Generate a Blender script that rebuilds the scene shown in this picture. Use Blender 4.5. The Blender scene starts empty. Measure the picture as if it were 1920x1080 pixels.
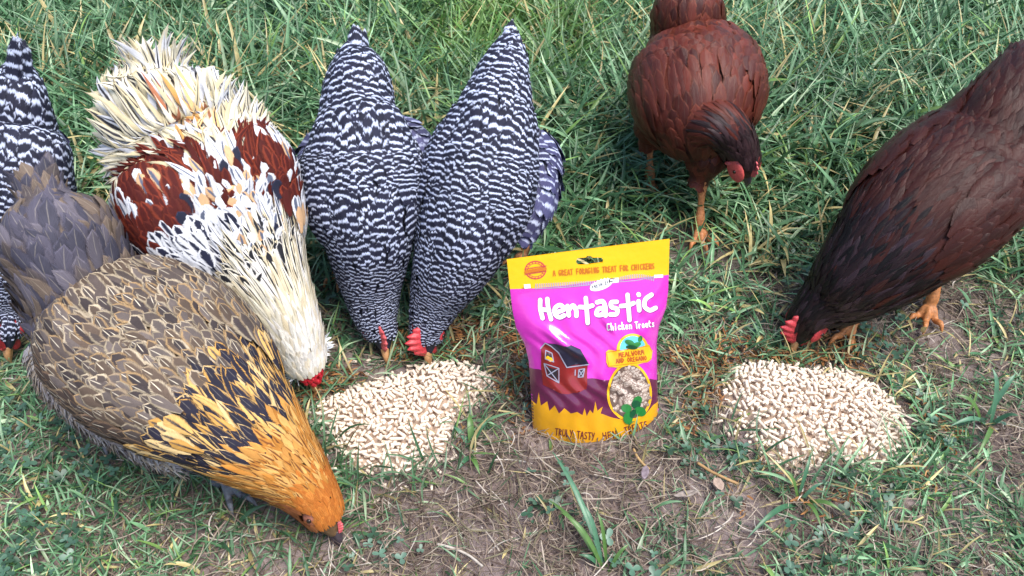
import bpy, bmesh, math, random
import numpy as np
from mathutils import Vector, Matrix
from mathutils.geometry import delaunay_2d_cdt

# ------------------------------------------------------------------ camera, sky, sun, exposure
SC = bpy.context.scene
COL = SC.collection
CAM_H, PITCH, FPX = 0.85, math.radians(42.0), 1663.0
cam = bpy.data.cameras.new('camera'); camo = bpy.data.objects.new('camera', cam); COL.objects.link(camo)
camo.location = (0, 0, CAM_H); camo.rotation_euler = (math.pi/2 - PITCH, 0, 0)
cam.sensor_width = 36.0; cam.lens = 36.0*FPX/1920.0; cam.clip_start = 0.02; cam.clip_end = 300
SC.camera = camo
W = bpy.data.worlds.new('World'); SC.world = W; W.use_nodes = True
SUN_EL, SUN_AZ = math.radians(66), math.radians(130)      # azimuth measured from +Y towards +X
nt = W.node_tree; bg = nt.nodes['Background']
sky = nt.nodes.new('ShaderNodeTexSky'); sky.sky_type = 'NISHITA'; sky.sun_disc = False
sky.sun_elevation = SUN_EL; sky.sun_rotation = SUN_AZ
nt.links.new(sky.outputs[0], bg.inputs[0]); bg.inputs[1].default_value = 0.09
sl = bpy.data.lights.new('sun', 'SUN'); sl.energy = 2.4; sl.angle = math.radians(38); sl.color = (1, .95, .88)
so = bpy.data.objects.new('sun', sl); COL.objects.link(so)
sd = Vector((math.sin(SUN_AZ)*math.cos(SUN_EL), math.cos(SUN_AZ)*math.cos(SUN_EL), math.sin(SUN_EL)))
so.rotation_euler = sd.to_track_quat('Z', 'Y').to_euler(); so.location = (0, 0, 5)
SC.view_settings.view_transform = 'Standard'; SC.view_settings.look = 'None'
SC.view_settings.gamma = 1; SC.view_settings.exposure = 1.4; SC.view_settings.use_curve_mapping = False
SC.cycles.max_bounces = 6; SC.cycles.transparent_max_bounces = 16

# ------------------------------------------------------------------ helpers
A_ = np.array
RNG = np.random.default_rng(7)
cp, sp = math.cos(PITCH), math.sin(PITCH)
def lin(r, g, b):
    f = lambda c: (c/255)/12.92 if c/255 <= .04045 else ((c/255+.055)/1.055)**2.4
    return (f(r), f(g), f(b))
def ray(px, py):
    x = (px-960)/FPX; y = -(py-540)/FPX
    return A_([x, y*sp+cp, y*cp-sp])
def at(px, py, z):                       # point at height z seen at photograph pixel (px, py); also its depth
    d = ray(px, py); t = (z-CAM_H)/d[2]
    return A_([0, 0, CAM_H])+t*d, t
def proj(P):
    P = np.asarray(P, float); Q = P-A_([0, 0, CAM_H])
    dep = Q[..., 1]*cp - Q[..., 2]*sp
    return 960+FPX*Q[..., 0]/dep, 540-FPX*(Q[..., 1]*sp+Q[..., 2]*cp)/dep
def nrm(v):
    v = np.asarray(v, float); return v/np.maximum(np.linalg.norm(v, axis=-1, keepdims=True), 1e-9)

_N = np.random.default_rng(3).random((64, 64))
def vnoise(x, y, f, seed=0):             # value noise 0..1
    x = np.asarray(x)*f+seed*7.31+1000; y = np.asarray(y)*f+seed*3.17+1000
    xi = np.floor(x).astype(int); yi = np.floor(y).astype(int); fx = x-xi; fy = y-yi
    fx = fx*fx*(3-2*fx); fy = fy*fy*(3-2*fy)
    g = lambda a, b: _N[(a*1) % 64, (b*1) % 64]
    return (g(xi, yi)*(1-fx)+g(xi+1, yi)*fx)*(1-fy)+(g(xi, yi+1)*(1-fx)+g(xi+1, yi+1)*fx)*fy

def link(o, parent=None):
    COL.objects.link(o)
    if parent is not None: o.parent = parent
    return o
def mesh_np(name, V, F, mat, parent=None, attrs=None, smooth=True, origin=None):
    """V (n,3); F (m,k) or list of such arrays; attrs name -> (n,3|4) point data"""
    V = np.asarray(V, np.float32)
    if origin is not None: V = V-np.asarray(origin, np.float32)
    if not isinstance(F, list): F = [F]
    F = [np.asarray(f, np.int32) for f in F if len(f)]
    me = bpy.data.meshes.new(name)
    me.vertices.add(len(V)); me.vertices.foreach_set('co', V.ravel())
    nl = sum(f.size for f in F); nf = sum(len(f) for f in F)
    me.loops.add(nl); me.loops.foreach_set('vertex_index', np.concatenate([f.ravel() for f in F]))
    tot = np.concatenate([np.full(len(f), f.shape[1], np.int32) for f in F])
    st = np.concatenate([[0], np.cumsum(tot)[:-1]]).astype(np.int32)
    me.polygons.add(nf); me.polygons.foreach_set('loop_start', st); me.polygons.foreach_set('loop_total', tot)
    me.polygons.foreach_set('use_smooth', np.full(nf, smooth))
    if attrs:
        for k, a in attrs.items():
            a = np.asarray(a, np.float32)
            if a.shape[1] == 3: a = np.concatenate([a, np.ones((len(a), 1), np.float32)], 1)
            at_ = me.attributes.new(k, 'FLOAT_COLOR', 'POINT'); at_.data.foreach_set('color', a.ravel())
    me.update(calc_edges=True); me.validate()
    if mat is not None: me.materials.append(mat)
    o = link(bpy.data.objects.new(name, me), parent)
    if origin is not None and parent is None: o.location = origin
    return o
def tag(o, label=None, cat=None, group=None, kind=None):
    for k, v in (('label', label), ('category', cat), ('group', group), ('kind', kind)):
        if v: o[k] = v
    return o
def empty(name, loc):
    o = bpy.data.objects.new(name, None); o.empty_display_size = .02; o.location = loc; COL.objects.link(o); return o

# ------------------------------------------------------------------ materials
def new_mat(name):
    m = bpy.data.materials.new(name); m.use_nodes = True
    return m, m.node_tree, m.node_tree.nodes['Principled BSDF']
class NB:
    def __init__(s, nt): s.nt = nt
    def n(s, t, **k):
        x = s.nt.nodes.new(t)
        for a, b in k.items(): setattr(x, a, b)
        return x
    def put(s, sock, v):
        if hasattr(v, 'is_output') or isinstance(v, bpy.types.NodeSocket): s.nt.links.new(v, sock)
        else: sock.default_value = v
    def math(s, op, a, b=0.0, c=0.0, clamp=False):
        x = s.n('ShaderNodeMath', operation=op, use_clamp=clamp)
        s.put(x.inputs[0], a); s.put(x.inputs[1], b); s.put(x.inputs[2], c); return x.outputs[0]
    def ss(s, v, a, b):
        x = s.n('ShaderNodeMapRange', interpolation_type='SMOOTHSTEP')
        s.put(x.inputs[0], v); s.put(x.inputs[1], a); s.put(x.inputs[2], b); return x.outputs[0]
    def mix(s, f, a, b, bt='MIX'):
        x = s.n('ShaderNodeMix', data_type='RGBA', blend_type=bt)
        s.put(x.inputs[0], f)
        for i, v in ((6, a), (7, b)):
            if isinstance(v, tuple) and len(v) == 3: v = (*v, 1)
            s.put(x.inputs[i], v)
        return x.outputs[2]
    def attr(s, name): return s.n('ShaderNodeAttribute', attribute_name=name)
    def noise(s, vec, scale, detail=3, rough=.5):
        x = s.n('ShaderNodeTexNoise'); x.inputs['Scale'].default_value = scale; x.inputs['Detail'].default_value = detail
        x.inputs['Roughness'].default_value = rough
        if vec is not None: s.nt.links.new(vec, x.inputs['Vector'])
        return x.outputs[0]
    def bump(s, h, strength, dist, bsdf):
        x = s.n('ShaderNodeBump'); x.inputs['Strength'].default_value = strength; x.inputs['Distance'].default_value = dist
        s.put(x.inputs['Height'], h); s.nt.links.new(x.outputs[0], bsdf.inputs['Normal'])
def feather_mat(name, rough=.55, barcol=(.62, .66, .8), shaft=(.75, .66, .5), fray_amt=.5):
    m, nt, b = new_mat(name); k = NB(nt)
    ca = k.attr('ca'); cb = k.attr('cb'); fu = k.attr('fu'); pr = k.attr('pr')
    sx = k.n('ShaderNodeSeparateColor'); nt.links.new(fu.outputs['Color'], sx.inputs[0])
    U, V, RN = sx.outputs[0], sx.outputs[1], sx.outputs[2]        # u in 0..1, v 0..1, random
    sp_ = k.n('ShaderNodeSeparateColor'); nt.links.new(pr.outputs['Color'], sp_.inputs[0])
    NBAR, STK, SHF = sp_.outputs[0], sp_.outputs[1], sp_.outputs[2]
    au = k.math('ABSOLUTE', k.math('SUBTRACT', k.math('MULTIPLY', U, 2.0), 1.0))
    cv = k.n('ShaderNodeCombineXYZ')
    k.put(cv.inputs[0], k.math('MULTIPLY', au, 3.0)); k.put(cv.inputs[1], k.math('ADD', k.math('MULTIPLY', V, 2.6), k.math('MULTIPLY', au, -1.0)))
    k.put(cv.inputs[2], k.math('MULTIPLY', RN, 57.0))
    nz = k.noise(cv.outputs[0], 1.6, 2)
    og = k.n('ShaderNodeTexCoord'); big = k.noise(og.outputs['Object'], 55, 4, .6)
    # barbs: fine lines fanning out from the shaft
    bv = k.n('ShaderNodeCombineXYZ')
    k.put(bv.inputs[0], k.math('MULTIPLY', k.math('SUBTRACT', V, k.math('MULTIPLY', au, .35)), 28.0)); k.put(bv.inputs[1], k.math('MULTIPLY', au, .8)); k.put(bv.inputs[2], k.math('MULTIPLY', RN, 91.0))
    barb = k.noise(bv.outputs[0], 1.5, 2, .7)
    base = ca.outputs['Color']
    # streak / centre colour
    wv = k.math('MULTIPLY', STK, k.math('ADD', 1.0, k.math('MULTIPLY', k.math('SUBTRACT', nz, .5), .7)))
    edge = k.math('ADD', k.math('MULTIPLY', wv, k.ss(V, 1.02, .78)), k.math('MULTIPLY', k.math('SUBTRACT', barb, .5), .55))
    st = k.ss(au, k.math('ADD', edge, .13), k.math('SUBTRACT', edge, .13))
    st = k.math('MULTIPLY', st, k.math('GREATER_THAN', STK, .01))
    base = k.mix(st, base, cb.outputs['Color'])
    # bars
    t = k.math('MULTIPLY', k.math('SUBTRACT', 1.0, V), NBAR)
    t = k.math('ADD', t, k.math('ADD', k.math('ADD', k.math('MULTIPLY', au, -.10), k.math('MULTIPLY', k.math('SUBTRACT', barb, .5), .3)), k.math('MULTIPLY', k.math('SUBTRACT', nz, .5), .45)))
    t = k.math('ADD', t, k.math('MULTIPLY', RN, .45))
    fr = k.math('FRACT', k.math('ADD', t, .93))
    bar = k.math('MULTIPLY', k.ss(fr, .0, .16), k.ss(fr, .48, .26))
    bar = k.math('MULTIPLY', bar, k.math('GREATER_THAN', NBAR, .01))
    bar = k.math('MULTIPLY', bar, pr.outputs['Alpha'])
    bar = k.math('MULTIPLY', bar, k.ss(au, 1.02, .72))
    base = k.mix(bar, base, barcol)
    sh = k.math('MULTIPLY', k.math('MULTIPLY', k.ss(au, .085, .03), SHF), k.math('MULTIPLY', k.ss(V, .5, .62), k.ss(V, .98, .9)))
    base = k.mix(sh, base, shaft)
    val = k.math('MULTIPLY', k.math('ADD', .58, k.math('MULTIPLY', barb, .84)), k.math('ADD', .68, k.math('MULTIPLY', big, .64)))
    base = k.mix(1.0, base, k_gray(k, val), 'MULTIPLY')
    nt.links.new(base, b.inputs['Base Color'])
    b.inputs['Roughness'].default_value = rough
    b.inputs['Specular IOR Level'].default_value = .25
    k.bump(barb, .6, .0008, b)
    # frayed vane edge: the barbs end at different lengths
    ev = k.n('ShaderNodeCombineXYZ')
    k.put(ev.inputs[0], k.math('MULTIPLY', k.math('SUBTRACT', V, k.math('MULTIPLY', au, .3)), 105.0)); k.put(ev.inputs[1], k.math('MULTIPLY', k.math('GREATER_THAN', U, .5), 9.0)); k.put(ev.inputs[2], k.math('MULTIPLY', RN, 133.0))
    fray = k.noise(ev.outputs[0], 1.0, 2, .8)
    lim = k.math('SUBTRACT', 1.08, k.math('MULTIPLY', k.ss(fray, .3, .75), fray_amt))
    tipv = k.math('ADD', au, k.math('MULTIPLY', k.ss(V, .84, 1.0), .5))
    al = k.ss(tipv, k.math('ADD', lim, .08), k.math('SUBTRACT', lim, .08))
    tr = k.n('ShaderNodeBsdfTransparent'); mx = k.n('ShaderNodeMixShader')
    nt.links.new(al, mx.inputs[0]); nt.links.new(tr.outputs[0], mx.inputs[1]); nt.links.new(b.outputs[0], mx.inputs[2]); nt.links.new(mx.outputs[0], nt.nodes['Material Output'].inputs[0])
    return m
def k_gray(k, v):
    c = k.n('ShaderNodeCombineColor')
    for i in range(3): k.put(c.inputs[i], v)
    return c.outputs[0]
def attr_mat(name, rough=.5, noise_amt=.25, nscale=300, trans=0.0, spec=.5, bump=0, sss=0, nmap=None):
    m, nt, b = new_mat(name); k = NB(nt)
    ca = k.attr('ca'); g = k.n('ShaderNodeTexCoord')
    nz = k.noise(g.outputs['Object'], nscale, 3)
    v = k.math('ADD', 1-noise_amt/2, k.math('MULTIPLY', k.math('SUBTRACT', nz, .5), noise_amt*2))
    c = k.mix(1.0, ca.outputs['Color'], k_gray(k, v), 'MULTIPLY')
    nt.links.new(c, b.inputs['Base Color']); b.inputs['Roughness'].default_value = rough
    b.inputs['Specular IOR Level'].default_value = spec
    if sss: b.inputs['Subsurface Weight'].default_value = sss; b.inputs['Subsurface Radius'].default_value = (.004, .0015, .001)
    if bump: k.bump(nz, bump, .001, b)
    if trans:
        tb = k.n('ShaderNodeBsdfTranslucent'); nt.links.new(c, tb.inputs[0])
        mx = k.n('ShaderNodeMixShader'); mx.inputs[0].default_value = trans
        nt.links.new(b.outputs[0], mx.inputs[1]); nt.links.new(tb.outputs[0], mx.inputs[2])
        nt.links.new(mx.outputs[0], nt.nodes['Material Output'].inputs[0])
    return m
def flat_mat(name, col, rough=.5, noise_amt=.2, nscale=200, bump=0, spec=.5, coat=0, sss=0, bdist=.001):
    m, nt, b = new_mat(name); k = NB(nt); g = k.n('ShaderNodeTexCoord')
    nz = k.noise(g.outputs['Object'], nscale, 4)
    v = k.math('ADD', 1-noise_amt/2, k.math('MULTIPLY', k.math('SUBTRACT', nz, .5), noise_amt*2))
    c = k.mix(1.0, (*col, 1), k_gray(k, v), 'MULTIPLY')
    nt.links.new(c, b.inputs['Base Color']); b.inputs['Roughness'].default_value = rough
    b.inputs['Specular IOR Level'].default_value = spec; b.inputs['Coat Weight'].default_value = coat; b.inputs['Coat Roughness'].default_value = .12
    if sss: b.inputs['Subsurface Weight'].default_value = sss; b.inputs['Subsurface Radius'].default_value = (.004, .0015, .001)
    if bump: k.bump(nz, bump, bdist, b)
    return m

# ------------------------------------------------------------------ ground
PILES = []                                                   # (centre px polygon) filled below
def hgt(x, y):
    return .010*(vnoise(x, y, 6, 1)-.5)+.006*(vnoise(x, y, 17, 2)-.5)+.003*(vnoise(x, y, 60, 3)-.5)
def build_ground():
    xs = np.concatenate([[-60, -20, -8, -4, -2.4], np.arange(-1.6, 1.6, .01), [1.6, 2.4, 4, 8, 20, 60]])
    ys = np.concatenate([[-60, -20, -6, -2, -.6], np.arange(.1, 2.4, .01), [2.4, 3.2, 5, 9, 20, 60, 120]])
    X, Y = np.meshgrid(xs, ys); Z = hgt(X, Y)
    V = np.stack([X, Y, Z], -1).reshape(-1, 3); nx, ny = len(xs), len(ys)
    i = (np.arange(ny-1)[:, None]*nx+np.arange(nx-1)).ravel()
    F = np.stack([i, i+1, i+nx+1, i+nx], -1)
    m, nt, b = new_mat('soil'); k = NB(nt); g = k.n('ShaderNodeTexCoord')
    n1 = k.noise(g.outputs['Object'], 7, 5, .6); n2 = k.noise(g.outputs['Object'], 90, 6, .65); n3 = k.noise(g.outputs['Object'], 500, 4, .7)
    c = k.mix(k.ss(n1, .35, .65), lin(112, 97, 93), lin(150, 134, 132))
    c = k.mix(k.math('MULTIPLY', k.ss(n2, .5, .72), .6), c, lin(70, 50, 42))
    c = k.mix(k.math('MULTIPLY', k.ss(n3, .56, .72), .5), c, lin(182, 162, 150))
    # beyond the modelled turf the sheet is a green lawn
    sx = k.n('ShaderNodeSeparateXYZ'); nt.links.new(g.outputs['Object'], sx.inputs[0])
    far = k.math('ADD', sx.outputs[1], k.math('MULTIPLY', n1, .6))
    c = k.mix(k.ss(far, 1.0, 1.7), c, k.mix(n2, lin(26, 40, 26), lin(58, 80, 50)))
    nt.links.new(c, b.inputs['Base Color']); b.inputs['Roughness'].default_value = .95
    h = k.math('ADD', k.math('MULTIPLY', n2, 1.0), k.math('MULTIPLY', n3, .5))
    k.bump(h, .8, .006, b)
    tag(mesh_np('ground', V, F, m), kind='structure')
build_ground()

def blades(n, sampler, Lf, Wf, colf, mat, name, label, tilt=(.1, .9), bend=(.3, 1.5), seg=6, flat=False, rng=None, z0=0.0, lat=.0, parent=None, az=None, mid=True):
    """n grass strands: sampler gives root x,y; one mesh"""
    rng = rng or RNG
    x, y = sampler(n, rng); n = len(x)
    if az is None: az = rng.uniform(0, 2*np.pi, n)
    else: az = az(n, rng)
    L = Lf(x, y, rng); Wd = Wf(x, y, rng)
    t0 = rng.uniform(*tilt, n); bd = rng.uniform(*bend, n); sw = rng.normal(0, .95 if flat else .35, n)
    v = np.linspace(0, 1, seg+1)
    ang = t0[:, None]+bd[:, None]*v                            # angle from vertical
    azv = az[:, None]+sw[:, None]*v
    if flat:
        ang = np.clip(ang, 0, np.pi/2+.12)
    st = L[:, None]/seg
    dx = np.sin(ang)*np.cos(azv)*st; dy = np.sin(ang)*np.sin(azv)*st; dz = np.cos(ang)*st
    px = np.cumsum(dx, 1)-dx[:, :1]; py = np.cumsum(dy, 1)-dy[:, :1]; pz = np.cumsum(dz, 1)-dz[:, :1]
    zz = hgt(x, y)+(z0 if np.isscalar(z0) else z0(x, y, rng))
    P = np.stack([x[:, None]+px, y[:, None]+py, zz[:, None]+pz], -1)
    P[..., 2] = np.maximum(P[..., 2], hgt(P[..., 0], P[..., 1])+.001+.003*rng.random(n)[:, None])
    tw = rng.uniform(-.7, .7, n)[:, None]+rng.normal(0, .5, n)[:, None]*v
    Sd = np.stack([-np.sin(azv)*np.cos(tw), np.cos(azv)*np.cos(tw), np.sin(tw)], -1)
    prof = np.interp(v, [0, .15, .5, .8, 1], [.55, .9, 1, .62, .04])
    if flat: prof = np.interp(v, [0, .1, .9, 1], [.5, 1, .8, .3])
    w = Wd[:, None]*prof/2
    up = np.stack([np.zeros_like(azv), np.zeros_like(azv), np.ones_like(azv)], -1)
    if mid:                                                    # folded blade, three columns
        dirv = nrm(np.gradient(P, axis=1)); Nn = np.cross(dirv, Sd)
        Vv = np.stack([P-Sd*w[..., None], P-Nn*w[..., None]*.35, P+Sd*w[..., None]], 2)
        nc = 3
    else:
        Vv = np.stack([P-Sd*w[..., None], P+Sd*w[..., None]], 2); nc = 2
    base = (np.arange(n)*(seg+1)*nc)[:, None, None]+(np.arange(seg)*nc)[None, :, None]+np.arange(nc-1)[None, None, :]
    F = np.stack([base, base+1, base+1+nc, base+nc], -1).reshape(-1, 4)
    c = colf(x, y, rng)                                        # (n,3)
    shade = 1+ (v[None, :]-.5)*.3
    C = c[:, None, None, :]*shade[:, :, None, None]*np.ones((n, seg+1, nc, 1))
    o = mesh_np(name, Vv.reshape(-1, 3), F, mat, parent, {'ca': C.reshape(-1, 3)})
    return o
# ------------------------------------------------------------------ birds
class Loft:
    def __init__(s, st, hint=None, kd=1.0, kv=1.0, hs=1.0):
        P, R = [], []
        for q in st:
            p, d = at(q[0], q[1], q[2]); P.append(p); r = q[3]*d/FPX; r = max(r*.6, r-.0005-.045*r*hs)
            a = q[4] if len(q) > 4 else kd; b = q[5] if len(q) > 5 else kv
            R.append((r, r*a, r*b))
        s.build(A_(P), A_(R), hint)
    def build(s, P, R, hint=None):
        n = len(P); d = np.concatenate([[0], np.cumsum(np.linalg.norm(np.diff(P, axis=0), axis=1))])
        X = np.concatenate([P, R], 1); t = np.linspace(0, d[-1], 240)
        m = np.gradient(X, d, axis=0)                          # Hermite
        k = np.clip(np.searchsorted(d, t, side='right')-1, 0, n-2)
        h = (d[k+1]-d[k])[:, None]; u = ((t-d[k])/(d[k+1]-d[k]))[:, None]
        Y = (2*u**3-3*u**2+1)*X[k]+(u**3-2*u**2+u)*h*m[k]+(-2*u**3+3*u**2)*X[k+1]+(u**3-u**2)*h*m[k+1]
        s.C = Y[:, :3]; s.R = np.maximum(Y[:, 3:], .001); s.L = d[-1]; s.t = t/d[-1]
        T = nrm(np.gradient(s.C, axis=0))
        for _ in range(6): T[1:-1] = nrm(T[:-2]+T[1:-1]+T[2:])
        if hint is None:
            ax = s.C[-1]-s.C[0]; hint = np.cross(ax, [0, 0, 1])
        H = nrm(A_(hint, float))
        if H.ndim == 2:                                        # head hint blending into body hint
            w = np.clip((s.t-.1)/.2, 0, 1)[:, None]; H = nrm(H[0]*(1-w)+H[1]*w)
        else: H = np.tile(H, (240, 1))
        S = nrm(H-np.sum(T*H, -1, keepdims=True)*T)
        s.T, s.S, s.U = T, S, np.cross(S, T)
    def ev(s, t):
        tc = np.clip(t, 0, 1); f = lambda A: np.stack([np.interp(tc, s.t, A[:, i]) for i in range(A.shape[1])], -1)
        T = nrm(f(s.T)); C = f(s.C)+T*((t-tc)*s.L)[..., None]
        return C, T, nrm(f(s.S)), nrm(f(s.U)), f(s.R)
    def surf(s, t, ph, off=0):
        t = np.asarray(t, float); ph = np.asarray(ph, float)
        C, T, S, U, R = s.ev(t)
        c, n = np.cos(ph), np.sin(ph)                           # ph = 90 deg is the back
        ru = np.where(n > 0, R[..., 1], R[..., 2])
        N = nrm(S*(c/np.maximum(R[..., 0], .004))[..., None]+U*(n/np.maximum(ru, .004))[..., None])
        P = C+S*(c*R[..., 0])[..., None]+U*(n*ru)[..., None]+N*np.asarray(off)[..., None]
        return P, N
    def tube(s, shrink=.003, nphi=28, ns=70):
        t = np.linspace(0, 1, ns); ph = np.linspace(0, 2*np.pi, nphi, endpoint=False)
        T, PH = np.meshgrid(t, ph, indexing='ij')
        P, N = s.surf(T, PH)
        _, _, _, _, R = s.ev(T)
        P = P-N*np.minimum(shrink, R[..., 0]*.5)[..., None]
        V = P.reshape(-1, 3); i = np.arange(ns-1)[:, None]*nphi+np.arange(nphi); j = np.arange(ns-1)[:, None]*nphi+(np.arange(nphi)+1) % nphi
        F = np.stack([i, j, j+nphi, i+nphi], -1).reshape(-1, 4)
        V = np.concatenate([V, [s.C[0], s.C[-1]]]); a = len(V)-2; q = np.arange(nphi); q2 = (q+1) % nphi
        F3 = np.concatenate([np.stack([q2, q, np.full(nphi, a)], -1), np.stack([q+(ns-1)*nphi, q2+(ns-1)*nphi, np.full(nphi, a+1)], -1)])
        return V, F, F3

ROUND = ([0, .24, .47, .67, .84, .95, 1], [.3, .72, .97, 1, .82, .5, .1])
POINT = ([0, .15, .35, .6, .8, .93, 1], [.45, .8, 1, .85, .52, .25, .02])
OBL = ([0, .1, .3, .6, .85, .95, 1], [.25, .55, .85, 1, .92, .6, .15])
UC = A_([-1, -.5, 0, .5, 1.])
class Plume:
    """collects feathers, then makes one mesh"""
    def __init__(s): s.V, s.ca, s.cb, s.fu, s.pr, s.n = [], [], [], [], [], 0
    def add(s, P, ca, cb, pr, rnd, vs):
        n, nv, nu = P.shape[:3]
        o = np.ones((n, nv, nu, 1))
        s.V.append(P.reshape(-1, 3)); s.ca.append((ca[:, None, None, :]*o).reshape(-1, 3)); s.cb.append((cb[:, None, None, :]*o).reshape(-1, 3))
        s.pr.append((pr[:, None, None, :]*o).reshape(-1, 4))
        u = ((UC+1)/2)[None, None, :, None]*o; v = vs[None, :, None, None]*o; r = rnd[:, None, None, None]*o
        s.fu.append(np.concatenate([u, v, r], -1).reshape(-1, 3)); s.n += n; s.nv = nv
    def build(s, name, mat, parent, origin):
        V = np.concatenate(s.V); nv, nu = 7, 5
        b = (np.arange(len(V)//(nv*nu))*nv*nu)[:, None, None]+(np.arange(nv-1)*nu)[None, :, None]+np.arange(nu-1)[None, None, :]
        F = np.stack([b, b+1, b+1+nu, b+nu], -1).reshape(-1, 4)
        cat = np.concatenate
        return mesh_np(name, V, F, mat, parent, {'ca': cat(s.ca), 'cb': cat(s.cb), 'pr': cat(s.pr), 'fu': cat(s.fu)}, origin=origin)
VS = A_([0, .24, .47, .67, .84, .95, 1.])
def cover(pl, lf, s0, s1, spacing, length, width, style, prof=ROUND, lift=.003, off=.001, keep=None, rng=None, jit=.35, jang=.14, dens=1.0, bumpf=None, flow=None):
    """shingle a loft with feathers; spacing/length/width are functions of t (metres); style(t,ph,px,py,rng)->ca,cb,pr"""
    rng = rng or RNG; T, PH = [], []; t = s0; row = 0
    while t < s1:
        w = float(width(t)); R = lf.ev(A_([t]))[4][0]; circ = 2*np.pi*math.sqrt((R[0]**2+((R[1]+R[2])/2)**2)/2)
        n = max(5, int(circ/(w*.85)*dens)); ph = (np.arange(n)+(row % 2)*.5)/n*2*np.pi+rng.normal(0, jit*.5/n*2*np.pi, n)
        sp = float(spacing(t)); T.append(np.full(n, t)+rng.normal(0, jit*sp/lf.L*.5, n)); PH.append(ph % (2*np.pi)); t += sp/lf.L; row += 1
    T = np.concatenate(T); PH = np.concatenate(PH)
    if keep is not None: m = keep(T, PH); T, PH = T[m], PH[m]
    n = len(T)
    if n == 0: return
    L = length(T)*rng.uniform(.85, 1.15, n); Wd = width(T)*rng.uniform(.85, 1.12, n)*.62
    al = rng.normal(0, jang, n)+(flow(T, PH) if flow is not None else 0)
    wv = np.interp(VS, *prof)
    f = VS[None, :, None]*L[:, None, None]*np.ones(5); l = UC[None, None, :]*wv[None, :, None]*Wd[:, None, None]
    ca_, sa_ = np.cos(al)[:, None, None], np.sin(al)[:, None, None]
    ff = f*ca_-l*sa_; ll = f*sa_+l*ca_
    tt = T[:, None, None]+ff/lf.L
    Rr = lf.ev(tt)[4]; rm = np.maximum((Rr[..., 0]+np.maximum(Rr[..., 1], .004))/2, .012)
    R0 = lf.ev(T)[4]; r0 = np.maximum((R0[:, 0]+R0[:, 1])/2, .012)[:, None, None]
    rm = np.maximum(rm, r0*.55)
    pp = PH[:, None, None]+ll/rm
    lf_ = lift if np.isscalar(lift) else lift(T)
    up = off+rng.uniform(0, .0012, n)[:, None, None]+(lf_*rng.uniform(.5, 1.6, n))[:, None, None]*(VS**1.6)[None, :, None]-.18*(UC**2)[None, None, :]*Wd[:, None, None]*.6
    up = up+rng.normal(0, .08, n)[:, None, None]*UC[None, None, :]*Wd[:, None, None]
    if bumpf is not None: up = up+bumpf(tt, pp)
    P, N = lf.surf(tt, pp, up)
    px, py = proj(P[:, 3, 2]); ca, cb, pr = style(T, PH, px, py, rng)
    pl.add(P, ca, cb, pr, rng.random(n), VS)
def quill(pl, P0, D, Sd, L, Wd, ca, cb, pr, curve=0.0, prof=OBL, rng=None, cup=.15, twist=0):
    """free feathers: arrays of roots, directions, side vectors"""
    rng = rng or RNG; n = len(P0); D = nrm(D); Sd = nrm(Sd-np.sum(Sd*D, -1, keepdims=True)*D); N = np.cross(Sd, D)
    curve = np.broadcast_to(curve, n)
    v = VS[None, :, None]; ax = P0[:, None]+D[:, None]*(L[:, None]*VS)[..., None]+N[:, None]*(curve[:, None]*L[:, None]*VS**2)[..., None]
    wv = np.interp(VS, *prof)[None, :, None]*Wd[:, None, None]*UC
    P = ax[:, :, None]+Sd[:, None, None]*wv[..., None]-N[:, None, None]*((UC**2)*cup*Wd[:, None, None])[..., None]*np.ones((1, 7, 1, 1))
    bc = lambda c, k: np.broadcast_to(A_(c, float), (n, k)).copy()
    pl.add(P, bc(ca, 3), bc(cb, 3), bc(pr, 4), rng.random(n), VS)

def ball(c, ax, r, nu=16, nv=10):
    """ellipsoid: ax 3x3 rows, r radii"""
    th = np.linspace(0, np.pi, nv); ph = np.linspace(0, 2*np.pi, nu, endpoint=False)
    TH, PH = np.meshgrid(th, ph, indexing='ij')
    q = np.stack([np.sin(TH)*np.cos(PH)*r[0], np.sin(TH)*np.sin(PH)*r[1], np.cos(TH)*r[2]], -1)@A_(ax)
    V = (q+A_(c)).reshape(-1, 3); i = np.arange(nv-1)[:, None]*nu+np.arange(nu); j = np.arange(nv-1)[:, None]*nu+(np.arange(nu)+1) % nu
    return V, np.stack([i, i+nu, j+nu, j], -1).reshape(-1, 4)
def merge(parts):
    V, F4, F3, o = [], [], [], 0
    for p in parts:
        V.append(p[0]); F4.append(p[1]+o)
        if len(p) > 2: F3.append(p[2]+o)
        o += len(p[0])
    return np.concatenate(V), [np.concatenate(F4)]+([np.concatenate(F3)] if F3 else [])
def rod(P, R, hint=(1, .01, 0), **k):
    lf = Loft.__new__(Loft); P = A_(P, float); R = np.broadcast_to(A_(R, float), (len(P),)) if np.ndim(R) < 2 else R
    lf.build(P, np.stack([R, R, R], -1), hint); return lf

M_SKIN = attr_mat('bird_skin', .55, .5, 260, sss=.08, bump=.5)
M_COMB = flat_mat('comb_skin', lin(205, 62, 70), .45, .45, 420, bump=.7, sss=.15)
M_COMB_P = flat_mat('pale_comb_skin', lin(214, 96, 100), .42, .45, 420, bump=.7, sss=.15)
M_COMB_R = flat_mat('bright_comb_skin', lin(200, 22, 45), .4, .35, 500, bump=.8, sss=.1)
M_EYE = flat_mat('eye', (.02, .008, .004), .08, .1, 50)
M_BEAK = flat_mat('horn_beak', lin(190, 140, 95), .35, .3, 300, bump=.2)
M_BEAK_D = flat_mat('dark_beak', lin(70, 60, 66), .35, .4, 300, bump=.2)
M_FE = feather_mat('barred_feather', .7, barcol=lin(196, 204, 230))
M_FR = feather_mat('red_feather', .42)
M_FC = feather_mat('cream_feather', .75)

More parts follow.
